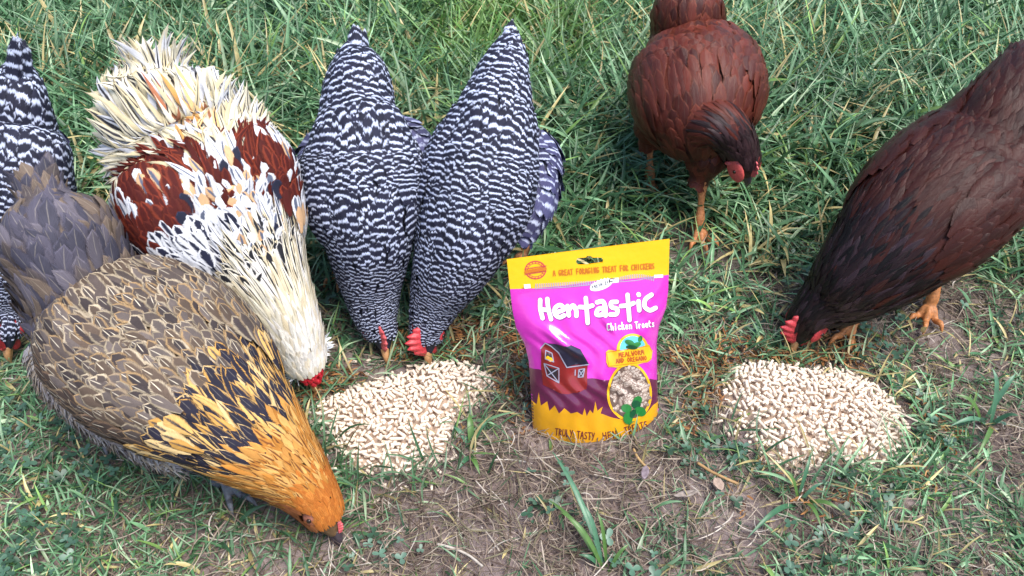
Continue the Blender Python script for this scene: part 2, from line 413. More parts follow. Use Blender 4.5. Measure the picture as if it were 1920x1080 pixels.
class Bird:
    def __init__(s, label, cat, name, body, neck=None, foot=None, headt=.06, hint=None, kd=.95, kv=1.0, skin=lin(70, 60, 60), leg=lin(205, 140, 92), group=None, legr=.0048, hs=1.0, nhint=None):
        s.lf = Loft(body, hint, kd, kv, hs); s.nk = Loft(neck, nhint, kd, kv) if neck else None
        s.hl = s.nk or s.lf; s.ht = headt
        C, T, S, U, R = [a[0] for a in s.lf.ev(A_([.55]))]
        s.o = A_([C[0], C[1], 0.]); s.root = empty(name, s.o); tag(s.root, label, cat, group)
        s.parts = [s.lf.tube(.004)]+([s.nk.tube(.003)] if s.nk else [])
        s.legpts = []
        fw = -T.copy(); fw[2] = 0; fw = nrm(fw)
        for f in foot or []:
            s.leg(f, fw, C, legr, leg)
        V, F = merge(s.parts); o = mesh_np('body', V, F, M_SKIN, s.root, origin=s.o)
        md = o.modifiers.new('r', 'REMESH'); md.mode = 'VOXEL'; md.voxel_size = .0021; md.use_smooth_shade = True
        dg = bpy.context.evaluated_depsgraph_get(); me = bpy.data.meshes.new_from_object(o.evaluated_get(dg)); o.modifiers.clear(); o.data = me
        me.name = 'body'; n = len(me.vertices); v = np.empty(n*3, np.float32); me.vertices.foreach_get('co', v); v = v.reshape(-1, 3)+s.o
        c = np.tile(A_(skin, float), (n, 1))
        for (a, b, rr) in s.legpts:
            ab = b-a; t = np.clip(((v-a)@ab)/(ab@ab), 0, 1); d = np.linalg.norm(v-(a+t[:, None]*ab), axis=1)
            c[d < rr] = leg
        at_ = me.attributes.new('ca', 'FLOAT_COLOR', 'POINT'); at_.data.foreach_set('color', np.concatenate([c, np.ones((n, 1))], 1).astype(np.float32).ravel())
        if not me.materials: me.materials.append(M_SKIN)
        me.polygons.foreach_set('use_smooth', np.ones(len(me.polygons), bool))
        s.body = o
    def leg(s, f, fw, C, r, legc):
        # f = (px, py of the ankle on the ground, hip t along body, side sign, optional shank height, optional heading angle)
        g, _ = at(f[0], f[1], .016); hgt_ = f[4] if len(f) > 4 else .08; an = f[5] if len(f) > 5 else 0
        ca, sa = math.cos(an), math.sin(an); fw = A_([fw[0]*ca-fw[1]*sa, fw[0]*sa+fw[1]*ca, 0])
        sd = A_([fw[1], -fw[0], 0]); hock = g-fw*.018+A_([0, 0, hgt_])
        Ch, Th, Sh, Uh, Rh = [a[0] for a in s.lf.ev(A_([f[2]]))]
        hip = Ch+Sh*Rh[0]*.5*f[3]-Uh*Rh[2]*.35
        top = hock*.55+hip*.45
        s.parts.append(rod([hip, top, hock+A_([0, 0, .012]), hock-A_([0, 0, .004])], A_([.034, .026, .011, r*1.25])).tube(0, 16, 24))
        s.parts.append(rod([hock+A_([0, 0, .006]), hock, (hock+g)/2, g+A_([0, 0, .004]), g], A_([r*1.1, r*1.35, r*.95, r*1.25, r*.9])).tube(0, 12, 24))
        s.legpts.append((hock, g, .016))
        for a, L in ((-.62, .040), (0, .048), (.6, .040), (2.8, .018)):
            d = fw*math.cos(a)+sd*math.sin(a); e = g+d*L; e[2] = .004
            m_ = g+d*L*.5; m_[2] = .009
            s.parts.append(rod([g+A_([0, 0, .002]), g+d*L*.25+A_([0, 0, .004]), m_, g+d*L*.8-A_([0, 0, .002]), e], A_([r*.95, r*.85, r*.85, r*.7, r*.3])).tube(0, 10, 16))
            s.legpts.append((g, e, .013))
    def facefree(s, r=.012, dx=0.0):
        """keeps feathers off the bare face on both cheeks"""
        lf, t0 = s.hl, s.ht
        def k(T, PH):
            P, _ = lf.surf(T, PH); ok = np.ones(len(T), bool)
            C, Tt, S, U, R = [q[0] for q in lf.ev(A_([t0]))]
            for sg in (-1, 1):
                c = C+S*sg*R[0]-Tt*dx; d = P-c; ok &= ((d@Tt)/(r*1.25))**2+((d@U)/r)**2+((d@S)/(r*1.2))**2 > 1
            return ok
        return k
    def plume(s, name, pl, mat): return pl.build(name, mat, s.root, s.o)
    def head(s, beak=M_BEAK, comb='single', cm=M_COMB, roll=0.0, comb_h=.016, comb_l=.034, wat=.012, face=M_COMB, sz=1.0, t=None, face_r=.010, comb_t0=None, beak_l=.020, eyes=True, fdown=.0):
        t = s.ht if t is None else t
        C, T, S, U, R = [a[0] for a in s.hl.ev(A_([t]))]; F = -T
        C0, T0, S0, U0, R0 = [a[0] for a in s.hl.ev(A_([0.]))]; F0 = nrm(-T0-U0*.1)
        w = R[0]
        # beak: upper and lower mandible, curved
        b0 = C0+F0*(-.004); tip = C0+F0*beak_l*sz-U0*.004*sz
        up = rod([b0+U0*.001, C0+F0*beak_l*.45*sz+U0*.0015, tip], A_([.0056, .0040, .0008])*sz, hint=S0).tube(0, 14, 16)
        lo = rod([b0-U0*.0035, C0+F0*beak_l*.4*sz-U0*.004*sz, C0+F0*beak_l*.82*sz-U0*.0045*sz], A_([.0046, .0031, .0007])*sz, hint=S0).tube(0, 14, 16)
        V, Fc = merge([up, lo]); mesh_np('beak', V, Fc, beak, s.root, origin=s.o)
        for sg in (-1, 1):
            if eyes:
                fp = C+S*sg*R[0]*.90+F*.003-U*.001
                V, Fc = ball(fp-S*sg*.001, [F, U, S], (face_r*1.25*sz, face_r*.95*sz, .0042))
                mesh_np('face', V, Fc, face, s.root, origin=s.o)
                V, Fc = ball(fp+S*sg*.0028+U*.001, [F, U, S], (.0028*sz, .0028*sz, .0022)); mesh_np('eye', V, Fc, M_EYE, s.root, origin=s.o)
            if wat:
                wp = C0-F0*.004-U0*(.006+wat*.55)+S0*sg*.0045
                V, Fc = ball(wp, [F0, U0, S0], (wat*.6, wat*.8, .0024)); mesh_np('wattle', V, Fc, cm, s.root, origin=s.o)
            if wat:
                lp = C+S*sg*(R[0]*.95)-F*.009-U*.009
                V, Fc = ball(lp, [F, U, S], (.0035, .006, .002)); mesh_np('earlobe', V, Fc, cm, s.root, origin=s.o)
        if comb == 'single':
            n = 60; x = np.linspace(0, 1, n); hh = comb_h*(np.sin(np.pi*np.clip(x*.92+.06, 0, 1))**.7)*(.72+.28*(1-np.abs(2*((x*5.2) % 1)-1)))
            hh *= np.where(x > .97, .3, 1)
            t0 = 0.0 if comb_t0 is None else comb_t0
            tt = t0+x*comb_l/s.hl.L
            Cc, Tc, Sc, Uc, Rc = s.hl.ev(tt); cr, sr = math.cos(roll), math.sin(roll)
            K = 6; rows = []
            for k_ in range(K):
                f = k_/(K-1); ro = roll*f*1.0
                dv = Uc*math.cos(ro)+Sc*math.sin(ro)
                q = Cc+Uc*(Rc[:, 1]*.75)[:, None]+dv*(hh*f)[:, None]
                th = (.0034*(1-.75*f))*np.minimum(1, np.minimum(x, 1-x)*7+.15)
                nn = Sc*math.cos(ro)-Uc*math.sin(ro)
                rows.append((q-nn*th[:, None], q+nn*th[:, None]))
            Lp = [r_[0] for r_ in rows]+[r_[1] for r_ in rows[::-1]]; V = np.stack(Lp, 0); m_ = 2*K
            i = np.arange(m_-1)[:, None]*n+np.arange(n-1); Fc = np.stack([i, i+1, i+n+1, i+n], -1).reshape(-1, 4)
            mesh_np('comb', V.reshape(-1, 3), Fc, cm, s.root, origin=s.o)
        elif comb == 'pea':
            ps = []; rg = np.random.default_rng(5)
            for q in range(34):
                tt = rg.uniform(0, .9); a = rg.uniform(-1, 1); Cc, Tc, Sc, Uc, Rc = [z[0] for z in s.hl.ev(A_([tt*comb_l/s.hl.L]))]
                c = Cc+Uc*(Rc[1]*.85*math.cos(a*1.0))+Sc*Rc[0]*.8*math.sin(a*1.0)
                ps.append(ball(c, [Tc, Sc, Uc], (comb_h*.28, comb_h*.22, comb_h*.3), 10, 7))
            V, Fc = merge(ps); mesh_np('comb', V, Fc, cm, s.root, origin=s.o)
ip = lambda *kv: (lambda t: np.interp(t, [k[0] for k in kv], [k[1] for k in kv]))
def stack(n, c): return np.tile(A_(c, float), (n, 1))
def pick(rng, n, cols, w=None):
    c = A_(cols, float); return c[rng.choice(len(c), n, p=None if w is None else A_(w)/sum(w))]
def jitc(rng, c, a=.15): return c*rng.uniform(1-a, 1+a, (len(c), 1))

def tail_fan(B, pl, t, L, W_, n, spread, style, lift=0, rng=None, up=0.0, roof=.5, base=1.0):
    rng = rng or RNG; C, T, S, U, R = [a[0] for a in B.lf.ev(A_([t]))]
    a = np.linspace(-1, 1, n); P0 = C+S[None]*(a*R[0]*.7*base)[:, None]+U[None]*((1-np.abs(a))*R[1]*.7*roof)[:, None]
    D = T[None]*np.cos(a*spread)[:, None]+S[None]*np.sin(a*spread)[:, None]+U[None]*up
    Sd = S[None]*np.cos(a*1.1)[:, None]-U[None]*np.sin(a*1.1)[:, None]
    ca, cb, pr = style(n, rng)
    quill(pl, P0, D, Sd, L*rng.uniform(.88, 1.05, n), np.full(n, W_)*rng.uniform(.9, 1.1, n), ca, cb, pr, rng=rng, curve=rng.uniform(-.05, .05, n))

# wings lie on the flanks: a shell lofted off the body surface, then feathers on it
def wing_bump(t0, t1, ph0, dph, h):
    def f(t, ph):
        d = (ph-ph0+np.pi) % (2*np.pi)-np.pi
        return h*np.clip(1-(d/dph)**2, 0, 1)**.6*np.clip(np.sin(np.pi*np.clip((t-t0)/(t1-t0), 0, 1)), 0, 1)**.5
    return f
def wing(B, side, t0, t1, style, mat, ph0=.35, dph=.85, h=.014, sp=ip((0, .012), (1, .017)), ln=ip((0, .028), (1, .045)), wd=ip((0, .016), (1, .018)), quills=True, lift=.002, seed=1, prof=ROUND):
    rng = np.random.default_rng(seed); pc = ph0 if side > 0 else np.pi-ph0; bf = wing_bump(t0, t1, pc, dph, h)
    nt_, np_ = 30, 16; t = np.linspace(t0, t1, nt_); p = np.linspace(pc-dph, pc+dph, np_); T, PH = np.meshgrid(t, p, indexing='ij')
    P, N = B.lf.surf(T, PH, bf(T, PH)-.001)
    i = np.arange(nt_-1)[:, None]*np_+np.arange(np_-1); F = np.stack([i, i+1, i+np_+1, i+np_], -1).reshape(-1, 4)
    pl = Plume()
    def keep(T_, PH_):
        d = (PH_-pc+np.pi) % (2*np.pi)-np.pi; e = (T_-(t0+t1)/2)/((t1-t0)/2)
        return (d/dph)**2+e**2*.9 < 1
    cover(pl, B.lf, t0, t1-.05, sp, ln, wd, style, prof=prof, lift=lift, keep=keep, rng=rng, bumpf=lambda a, b: bf(a, b), off=.002)
    if quills:
        def k2(T_, PH_):
            d = (PH_-pc+np.pi) % (2*np.pi)-np.pi; return np.abs(d) < dph*.6
        cover(pl, B.lf, t0+(t1-t0)*.55, t0+(t1-t0)*.8, lambda t: .012, lambda t: .085+0*t, lambda t: .017+0*t, style, prof=OBL, lift=.001, keep=k2, rng=rng, bumpf=lambda a, b: bf(a, b)*.8, off=.0, jang=.05)
    o = B.plume('wing', pl, mat)
    return o
# ------------------------------------------------------------------ the seven birds
NAVY = lin(28, 29, 47)
def barred_style(period, dark=NAVY, amp=1.0):
    def f(t, ph, px, py, rng):
        n = len(t); L = barred_style.L(t)
        ca = jitc(rng, stack(n, dark), .3); pr = np.zeros((n, 4)); pr[:, 0] = L/period(t); pr[:, 3] = rng.uniform(.7, 1, n)*amp
        return ca, ca, pr
    return f
def barred_hen(label, name, body, foot, seed, roll, comb=True, **hk):
    B = Bird(label, 'hen', name, body, foot=foot, headt=.075, skin=lin(40, 40, 58), kd=.9, kv=.95)
    rng = np.random.default_rng(seed); pl = Plume()
    sp = ip((0, .0034), (.1, .0044), (.2, .0058), (.35, .0074), (.55, .0086), (.75, .0092), (1, .011))
    ln = ip((0, .009), (.1, .012), (.2, .02), (.35, .03), (.55, .034), (.75, .038), (1, .05))
    wd = ip((0, .0042), (.1, .0055), (.2, .0075), (.35, .0105), (.55, .0125), (.75, .013), (1, .015))
    barred_style.L = ln; st = barred_style(lambda t: sp(t)*1.05)
    cover(pl, B.lf, .035, .90, sp, ln, wd, st, keep=B.facefree(.007, .004), lift=ip((0, .0006), (.15, .001), (.4, .0018), (1, .0028)), rng=rng, jit=.75, jang=.24)
    B.plume('plumage', pl, M_FE)
    pt = Plume()
    def ts(n, rng):
        pr = np.zeros((n, 4)); pr[:, 0] = 6; pr[:, 3] = .85; return stack(n, NAVY), stack(n, NAVY), pr
    tail_fan(B, pt, .78, .10, .011, 11, -.18, ts, rng=rng, base=.7); tail_fan(B, pt, .84, .085, .010, 7, -.1, ts, rng=rng, base=.6)
    cover(pt, B.lf, .80, .93, lambda t: .010, lambda t: .04+0*t, lambda t: .016+0*t, (lambda a, b, c, d, r: (stack(len(a), NAVY), stack(len(a), NAVY), np.tile([3.6, 0, 0, .9], (len(a), 1)))), lift=.001, rng=rng)
    B.plume('tail', pt, M_FE)
    barred_style.L = lambda t: .036+0*t
    for sg in (-1, 1): wing(B, sg, .36, .74, barred_style(lambda t: .009+0*t), M_FE, seed=seed+sg+3, h=.008, sp=lambda t: .0083, ln=lambda t: .029+0*t, wd=lambda t: .0125+0*t, ph0=.2, dph=.8, quills=False)
    B.head(roll=roll, **hk)
    return B, rng
def flank(B, st, style, mat, seed=1, sp=.011, ln=.03, wd=.017, lift=.005, prof=ROUND, hint=None, jang=.3):
    lf = Loft(st, hint); pl = Plume(); rng = np.random.default_rng(seed)
    V, F, F3 = lf.tube(.003, 20, 30)
    cover(pl, lf, .02, .93, lambda t: sp, lambda t: ln+0*t, lambda t: wd+0*t, style, lift=lift, rng=rng, jang=jang, prof=prof)
    th = mesh_np('thigh', V, [F, F3], M_FLF, B.root, origin=B.o)
    pl.build('fluff', mat, th, B.o)
M_FLF = flat_mat('down', lin(70, 70, 90), .9, .4, 300)

B1, _ = barred_hen('barred hen with narrow edge-on comb, pecking between the rooster and another barred hen', 'hen',
    [(722, 658, .022, 15), (718, 635, .035, 27), (706, 600, .055, 40), (698, 550, .085, 54), (694, 500, .12, 70), (692, 450, .155, 86), (686, 400, .185, 99),
     (681, 350, .21, 107), (680, 300, .235, 103), (677, 255, .258, 84), (672, 210, .275, 71), (671, 160, .295, 63), (668, 120, .31, 46), (663, 95, .32, 25), (664, 78, .327, 7)],
    [(640, 500, .55, -1, .07), (735, 500, .55, 1, .07)], 11, .35, cm=M_COMB_P, comb_h=.017, comb_l=.040, wat=.007, face_r=.006)
barred_style.L = lambda t: .03+0*t
FLB = barred_style(lambda t: .012+0*t, dark=lin(72, 72, 104), amp=.55)
flank(B1, [(742, 230, .20, 18), (768, 260, .19, 34), (778, 310, .17, 38), (775, 360, .15, 34), (765, 410, .13, 22)], FLB, M_FE, 5)
flank(B1, [(592, 245, .20, 14), (588, 290, .18, 26), (590, 340, .17, 28), (600, 400, .14, 20)], FLB, M_FE, 6)
B2, _ = barred_hen('barred hen with serrated red comb pecking pellets, nearest the pink pouch on its left', 'hen',
    [(802, 664, .022, 15), (800, 642, .035, 28), (803, 610, .055, 36), (818, 562, .085, 52), (843, 505, .125, 74), (868, 440, .165, 93), (888, 370, .20, 104),
     (906, 300, .235, 98), (922, 240, .265, 82), (932, 190, .285, 67), (940, 150, .30, 53), (953, 100, .32, 34), (958, 78, .33, 20), (960, 62, .335, 7)],
    [(985, 478, .5, 1, .075, -.2), (850, 500, .55, -1, .07)], 12, -.6, cm=M_COMB, comb_h=.026, comb_l=.042, wat=.009, face_r=.007)
barred_style.L = lambda t: .03+0*t
FLB2 = barred_style(lambda t: .012+0*t, dark=lin(62, 62, 95), amp=.8)
flank(B2, [(1000, 245, .22, 18), (1015, 285, .20, 32), (1012, 340, .18, 38), (1000, 395, .16, 34), (975, 440, .135, 24)], FLB2, M_FE, 7)
B3, _ = barred_hen('barred hen cut off by the left edge, half hidden behind the buff hen', 'hen',
    [(14, 655, .03, 15), (12, 630, .045, 28), (5, 592, .06, 40), (0, 545, .085, 56), (0, 485, .12, 80), (5, 410, .16, 102), (15, 340, .2, 112),
     (25, 285, .23, 96), (30, 240, .25, 74), (32, 190, .28, 56), (34, 140, .3, 32), (34, 110, .31, 8)],
    [(-40, 470, .55, -1, .07), (55, 470, .55, 1, .07)], 13, .3)
barred_style.L = lambda t: .03+0*t
flank(B3, [(85, 240, .20, 14), (100, 275, .19, 24), (104, 320, .17, 26), (95, 370, .15, 20)], FLB, M_FE, 8)

# ---- red hen standing
def red_style(dark, mid, light, nk=.22, neckcols=None, lace=.7):
    def f(t, ph, px, py, rng):
        n = len(t); m = rng.random((n, 1)); ca = jitc(rng, A_(dark)*(1-m)+A_(mid)*m, .2); cb = ca.copy()
        ca = ca*(1-.35*lace)+A_(light)*.35*lace; pr = np.zeros((n, 4)); pr[:, 1] = .72; pr[:, 2] = rng.uniform(0, .03, n)
        if neckcols is not None:
            w = np.clip((nk+.06*rng.normal(size=n)-t)/.06, 0, 1)[:, None]
            c2 = pick(rng, n, neckcols); ca = ca*(1-w)+c2*w; cb = cb*(1-w)+c2*.45*w
        return ca, cb, pr
    return f
RD, RM, RL = lin(58, 22, 18), lin(92, 40, 30), lin(142, 80, 56)
PUR = [lin(62, 44, 56), lin(90, 66, 80), lin(44, 28, 36), lin(110, 84, 96)]
F_ = Bird('reddish brown hen standing on yellow legs behind the pouch, head turned down to the side', 'hen', 'hen',
    [(1310, 302, .122, 30), (1309, 280, .138, 72), (1308, 250, .158, 103), (1307, 205, .184, 122), (1307, 160, .2, 126), (1305, 120, .215, 114), (1298, 88, .23, 92), (1292, 60, .245, 76),
     (1290, 15, .28, 72), (1290, -30, .31, 45), (1290, -60, .33, 12)],
    neck=[(1401, 330, .128, 15), (1397, 312, .143, 29), (1389, 285, .163, 36), (1374, 256, .185, 41), (1352, 235, .2, 46), (1328, 228, .197, 54), (1312, 232, .18, 60)],
    foot=[(1310, 432, .35, -.1, .085), (1217, 350, .45, -1, .10, .2)], headt=.16, skin=lin(60, 26, 22), leg=lin(206, 134, 84), kd=.95, kv=1.0, legr=.0052, hs=2.4, nhint=(.70, .68, .15))
rg = np.random.default_rng(21); pl = Plume()
rs = red_style(RD, RM, RL)
cover(pl, F_.lf, .02, .97, ip((0, .0085), (1, .011)), ip((0, .024), (1, .034)), ip((0, .0135), (1, .0155)), rs, lift=.0032, rng=rg, jang=.2)
ns0 = red_style(lin(30, 17, 20), lin(50, 32, 35), lin(92, 72, 78), lace=.45)
def ns(t, ph, px, py, rng):
    a1, b1, p1_ = ns0(t, ph, px, py, rng); a2, b2, p2_ = rs(t, ph, px, py, rng); w = (rng.random(len(t)) < np.clip((t-.38)/.3, 0, 1))[:, None]
    return np.where(w, a2, a1), np.where(w, b2, b1), np.where(w, p2_, p1_)
cover(pl, F_.nk, .10, .98, ip((0, .004), (.3, .006), (1, .009)), ip((0, .012), (.3, .02), (1, .04)), ip((0, .005), (.4, .0075), (1, .010)), ns, prof=POINT, lift=ip((0, .001), (1, .003)), rng=rg, keep=F_.facefree(.0165, .003))
F_.plume('plumage', pl, M_FR)
pt = Plume()
def ts(n, rng): return jitc(rng, stack(n, lin(92, 46, 38)), .2), stack(n, lin(62, 28, 24)), np.tile([0, .6, .15, 1.], (n, 1))
tail_fan(F_, pt, .78, .11, .015, 13, .15, ts, rng=rg); F_.plume('tail', pt, M_FR)
for sg in (-1, 1): wing(F_, sg, .12, .72, rs, M_FR, seed=31+sg, h=.010, ph0=.15, dph=.85, sp=ip((0, .009), (1, .010)), ln=lambda t: .027+0*t, wd=lambda t: .0135+0*t, quills=False)
flank(F_, [(1330, 262, .15, 40), (1326, 290, .13, 42), (1318, 315, .11, 30), (1312, 334, .095, 16)], rs, M_FR, 9, lift=.003, jang=.15)
flank(F_, [(1222, 222, .165, 30), (1219, 240, .145, 30), (1217, 258, .125, 16)], rs, M_FR, 10, lift=.003, jang=.15)
F_.head(beak=M_BEAK_D, cm=M_COMB_P, face=flat_mat('dusky_face', lin(206, 84, 80), .5, .4, 400, bump=.5), comb_h=.013, comb_l=.034, wat=.009, face_r=.015, roll=-.35, beak_l=.020)

# ---- dark red hen at the right
GD, GM, GL = lin(40, 13, 9), lin(58, 22, 15), lin(80, 38, 28)
G_ = Bird('dark mahogany hen with near black neck, pecking behind the right pellet pile', 'hen', 'hen',
    [(1492, 642, .02, 16), (1500, 622, .035, 32), (1521, 592, .06, 47), (1560, 560, .085, 68), (1600, 525, .115, 93), (1650, 480, .145, 118), (1705, 425, .175, 137), (1762, 370, .2, 144),
     (1815, 320, .22, 136), (1860, 270, .245, 122), (1890, 215, .275, 104), (1910, 160, .3, 78), (1925, 110, .32, 42), (1935, 80, .33, 12)],
    foot=[(1742, 575, .45, -.9, .075, .5), (1600, 608, .4, .5, .06)], headt=.075, skin=lin(36, 20, 26), leg=lin(206, 134, 78), kd=.9, legr=.0055, hs=2.7)
rg = np.random.default_rng(22); pl = Plume()
gs = red_style(GD, GM, GL, nk=.36, neckcols=[lin(30, 16, 20), lin(44, 25, 30), lin(20, 11, 14), lin(64, 46, 54)], lace=.45)
cover(pl, G_.lf, .035, .95, ip((0, .004), (.15, .006), (.4, .009), (1, .011)), ip((0, .012), (.15, .024), (.4, .036), (1, .036)), ip((0, .005), (.15, .007), (.3, .009), (.5, .0135), (1, .0155)), gs,
      prof=POINT, lift=ip((0, .001), (.3, .002), (1, .003)), rng=rg, jang=.12, keep=G_.facefree(.013, .004))
G_.plume('plumage', pl, M_FR)
pt = Plume()
def ts(n, rng): return jitc(rng, stack(n, lin(66, 34, 34)), .2), stack(n, lin(40, 20, 24)), np.tile([0, .6, .1, 1.], (n, 1))
tail_fan(G_, pt, .78, .09, .015, 13, .0, ts, rng=rg); G_.plume('tail', pt, M_FR)
gw = red_style(GD, GM, GL, lace=.6)
for sg in (-1, 1): wing(G_, sg, .34, .82, gw, M_FR, seed=41+sg, h=.009, ph0=.25, dph=.8, quills=False, sp=lambda t: .010, ln=lambda t: .032+0*t, wd=lambda t: .015+0*t)
G_.head(beak=M_BEAK, cm=M_COMB, comb_h=.023, comb_l=.044, wat=.017, roll=-.6, face_r=.014)

# ---- rooster
WH, CRM, BLK, ORG, RED = lin(206, 206, 210), lin(212, 202, 176), lin(52, 50, 56), lin(214, 160, 92), lin(112, 36, 22)
def inell(px, py, cx, cy, rx, ry, an=0):
    c, s_ = math.cos(an), math.sin(an); x = px-cx; y = py-cy
    return ((x*c+y*s_)/rx)**2+((-x*s_+y*c)/ry)**2 < 1
def roo_style(t, ph, px, py, rng):
    n = len(t); qx = px+rng.normal(0, 10, n); qy = py+rng.normal(0, 10, n)
    ca = stack(n, WH); cb = stack(n, lin(84, 90, 108)); pr = np.zeros((n, 4)); pr[:, 1] = rng.uniform(0, .5, n)*(rng.random(n) < .55)
    # neck hackle: cream, black streaks near its base
    nk = t < .40; ca[nk] = pick(rng, nk.sum(), [CRM, lin(228, 220, 200), lin(228, 222, 214), lin(216, 200, 168)]); cb[nk] = BLK
    f = np.clip((t-.24)/.14, 0, 1); pr[nk, 1] = (f*rng.uniform(.2, .75, n)*(rng.random(n) < .9))[nk]; cb[nk] = lin(34, 34, 40)
    hd = t < .2; ca[hd] = pick(rng, hd.sum(), [lin(236, 230, 218), lin(238, 233, 226), lin(228, 216, 194)]); pr[hd, 1] = 0
    # white/blue centre of the back with dark spots
    mid = (t >= .38) & (t < .66)
    r1 = inell(qx, qy, 283, 395, 68, 130, -.2) | inell(qx, qy, 300, 300, 60, 40, -.4) | inell(qx, qy, 500, 300, 95, 42, .85)
    r2 = inell(qx, qy, 395, 330, 26, 70, -.5) & (rng.random(n) < .75)
    w1 = inell(qx, qy, 285, 345, 34, 24, .4) & (rng.random(n) < .6)
    rr = ((r1 & ~w1) | r2) & (t > .36) & (t < .74) & (rng.random(n) < .86)
    ca[rr] = jitc(rng, pick(rng, rr.sum(), [lin(100, 36, 22), lin(116, 46, 28), lin(78, 26, 18)]), .2); cb[rr] = lin(70, 18, 14); pr[rr, 1] = .4
    mm = mid & ~rr; dk = mm & (rng.random(n) < .12); ca[dk] = lin(44, 48, 70); cb[dk] = lin(28, 30, 48); pr[dk, 1] = .8
    ys = mm & (rng.random(n) < .15); ca[ys] = lin(200, 160, 120)
    ws = inell(qx, qy, 350, 470, 70, 60) & (t > .36); ca[ws] = WH; cb[ws] = lin(30, 32, 52); pr[ws, 1] = rng.uniform(.1, .5, ws.sum())
    # saddle: cream and white with thin dark streaks, orange in the middle
    sd_ = (t >= .66) & ~rr
    ca[sd_] = pick(rng, sd_.sum(), [CRM, WH, lin(222, 214, 190), lin(204, 190, 154)]); cb[sd_] = BLK
    pr[sd_, 1] = (rng.uniform(.1, .4, n)*(rng.random(n) < .45))[sd_]
    og = sd_ & inell(qx, qy, 355, 205, 42, 60, -.4) & (rng.random(n) < .45); ca[og] = pick(rng, og.sum(), [ORG, lin(226, 184, 130), lin(170, 110, 80)])
    return jitc(rng, ca, .1), cb, pr
C_ = Bird('rooster with cream neck, mahogany wing patches and bushy white saddle, beside the left pellet pile', 'rooster', 'rooster',
    [(585, 716, .028, 18), (577, 692, .048, 38), (562, 652, .08, 52), (540, 602, .12, 64), (508, 545, .16, 84), (462, 470, .20, 122), (418, 400, .235, 150), (388, 340, .265, 160), (360, 285, .29, 150),
     (333, 235, .315, 132), (308, 190, .34, 112), (297, 155, .355, 84), (294, 125, .37, 40)],
    foot=[(330, 560, .5, -1, .09), (470, 560, .5, 1, .09)], headt=.085, skin=lin(150, 140, 130), kd=.85, hs=2)
rg = np.random.default_rng(23); pl = Plume()
cover(pl, C_.lf, .05, .42, ip((0, .004), (.2, .005), (.45, .0075)), ip((0, .012), (.12, .024), (.3, .05), (.45, .055)), ip((0, .005), (.15, .0055), (.45, .0068)), roo_style, prof=POINT, lift=ip((0, .001), (.3, .003), (.45, .004)), rng=rg, jang=.10, keep=C_.facefree(.007, .006))
cover(pl, C_.lf, .36, .76, lambda t: .0065, ip((.3, .022), (1, .027)), lambda t: .0085+0*t, roo_style, lift=.003, rng=rg, jang=.35, jit=.7)
sway = lambda t, ph: -np.cos(ph)*.55*np.clip((t-.6)/.15, 0, 1)
cover(pl, C_.lf, .64, .97, lambda t: .0075, ip((.6, .04), (1, .055)), lambda t: .0062+0*t, roo_style, prof=POINT, lift=ip((.6, .006), (.8, .018), (1, .018)), rng=rg, jang=.38, flow=lambda t, ph: np.cos(ph)*-1.05)
C_.plume('plumage', pl, M_FC)
pt = Plume()
def ts(n, rng):
    return pick(rng, n, [BLK, lin(36, 44, 50)]), stack(n, lin(16, 18, 24)), np.tile([0, .6, .1, 1.], (n, 1))
tail_fan(C_, pt, .84, .05, .012, 13, .35, ts, rng=rg, roof=.2); C_.plume('tail', pt, M_FR)
for sg in (-1, 1): wing(C_, sg, .40, .76, roo_style, M_FC, seed=51+sg, h=.020 if sg < 0 else .014, ph0=.2, dph=.85, sp=lambda t: .0072, ln=lambda t: .025+0*t, wd=lambda t: .010+0*t, quills=False)
# muffs at the cheek
mf = Plume()
for (mx, my, mz, sx_) in ((604, 646, .06, 1), (610, 660, .055, 1), (598, 672, .05, 1), (540, 700, .045, -1)):
    p, _ = at(mx, my, mz); n = 46; g = np.random.default_rng(int(mx)); D = nrm(g.normal(size=(n, 3))*.6+A_([sx_*.8, .15, .25])); 
    p0 = np.tile(p-A_([sx_*.012, 0, 0]), (n, 1))+g.normal(0, .003, (n, 3))
    quill(mf, p0, D, nrm(g.normal(size=(n, 3))), g.uniform(.013, .024, n), g.uniform(.002, .0035, n), lin(235, 236, 238), lin(200, 205, 215), (0, .3, 0, 1), prof=POINT, rng=g, curve=g.uniform(-.3, .3, n))
C_.plume('muff', mf, M_FC)
C_.head(comb='pea', cm=M_COMB_R, comb_h=.016, comb_l=.026, wat=0, face=flat_mat('pink_face', lin(214, 150, 140), .5, .3, 400, bump=.4), face_r=.006, beak=M_BEAK)

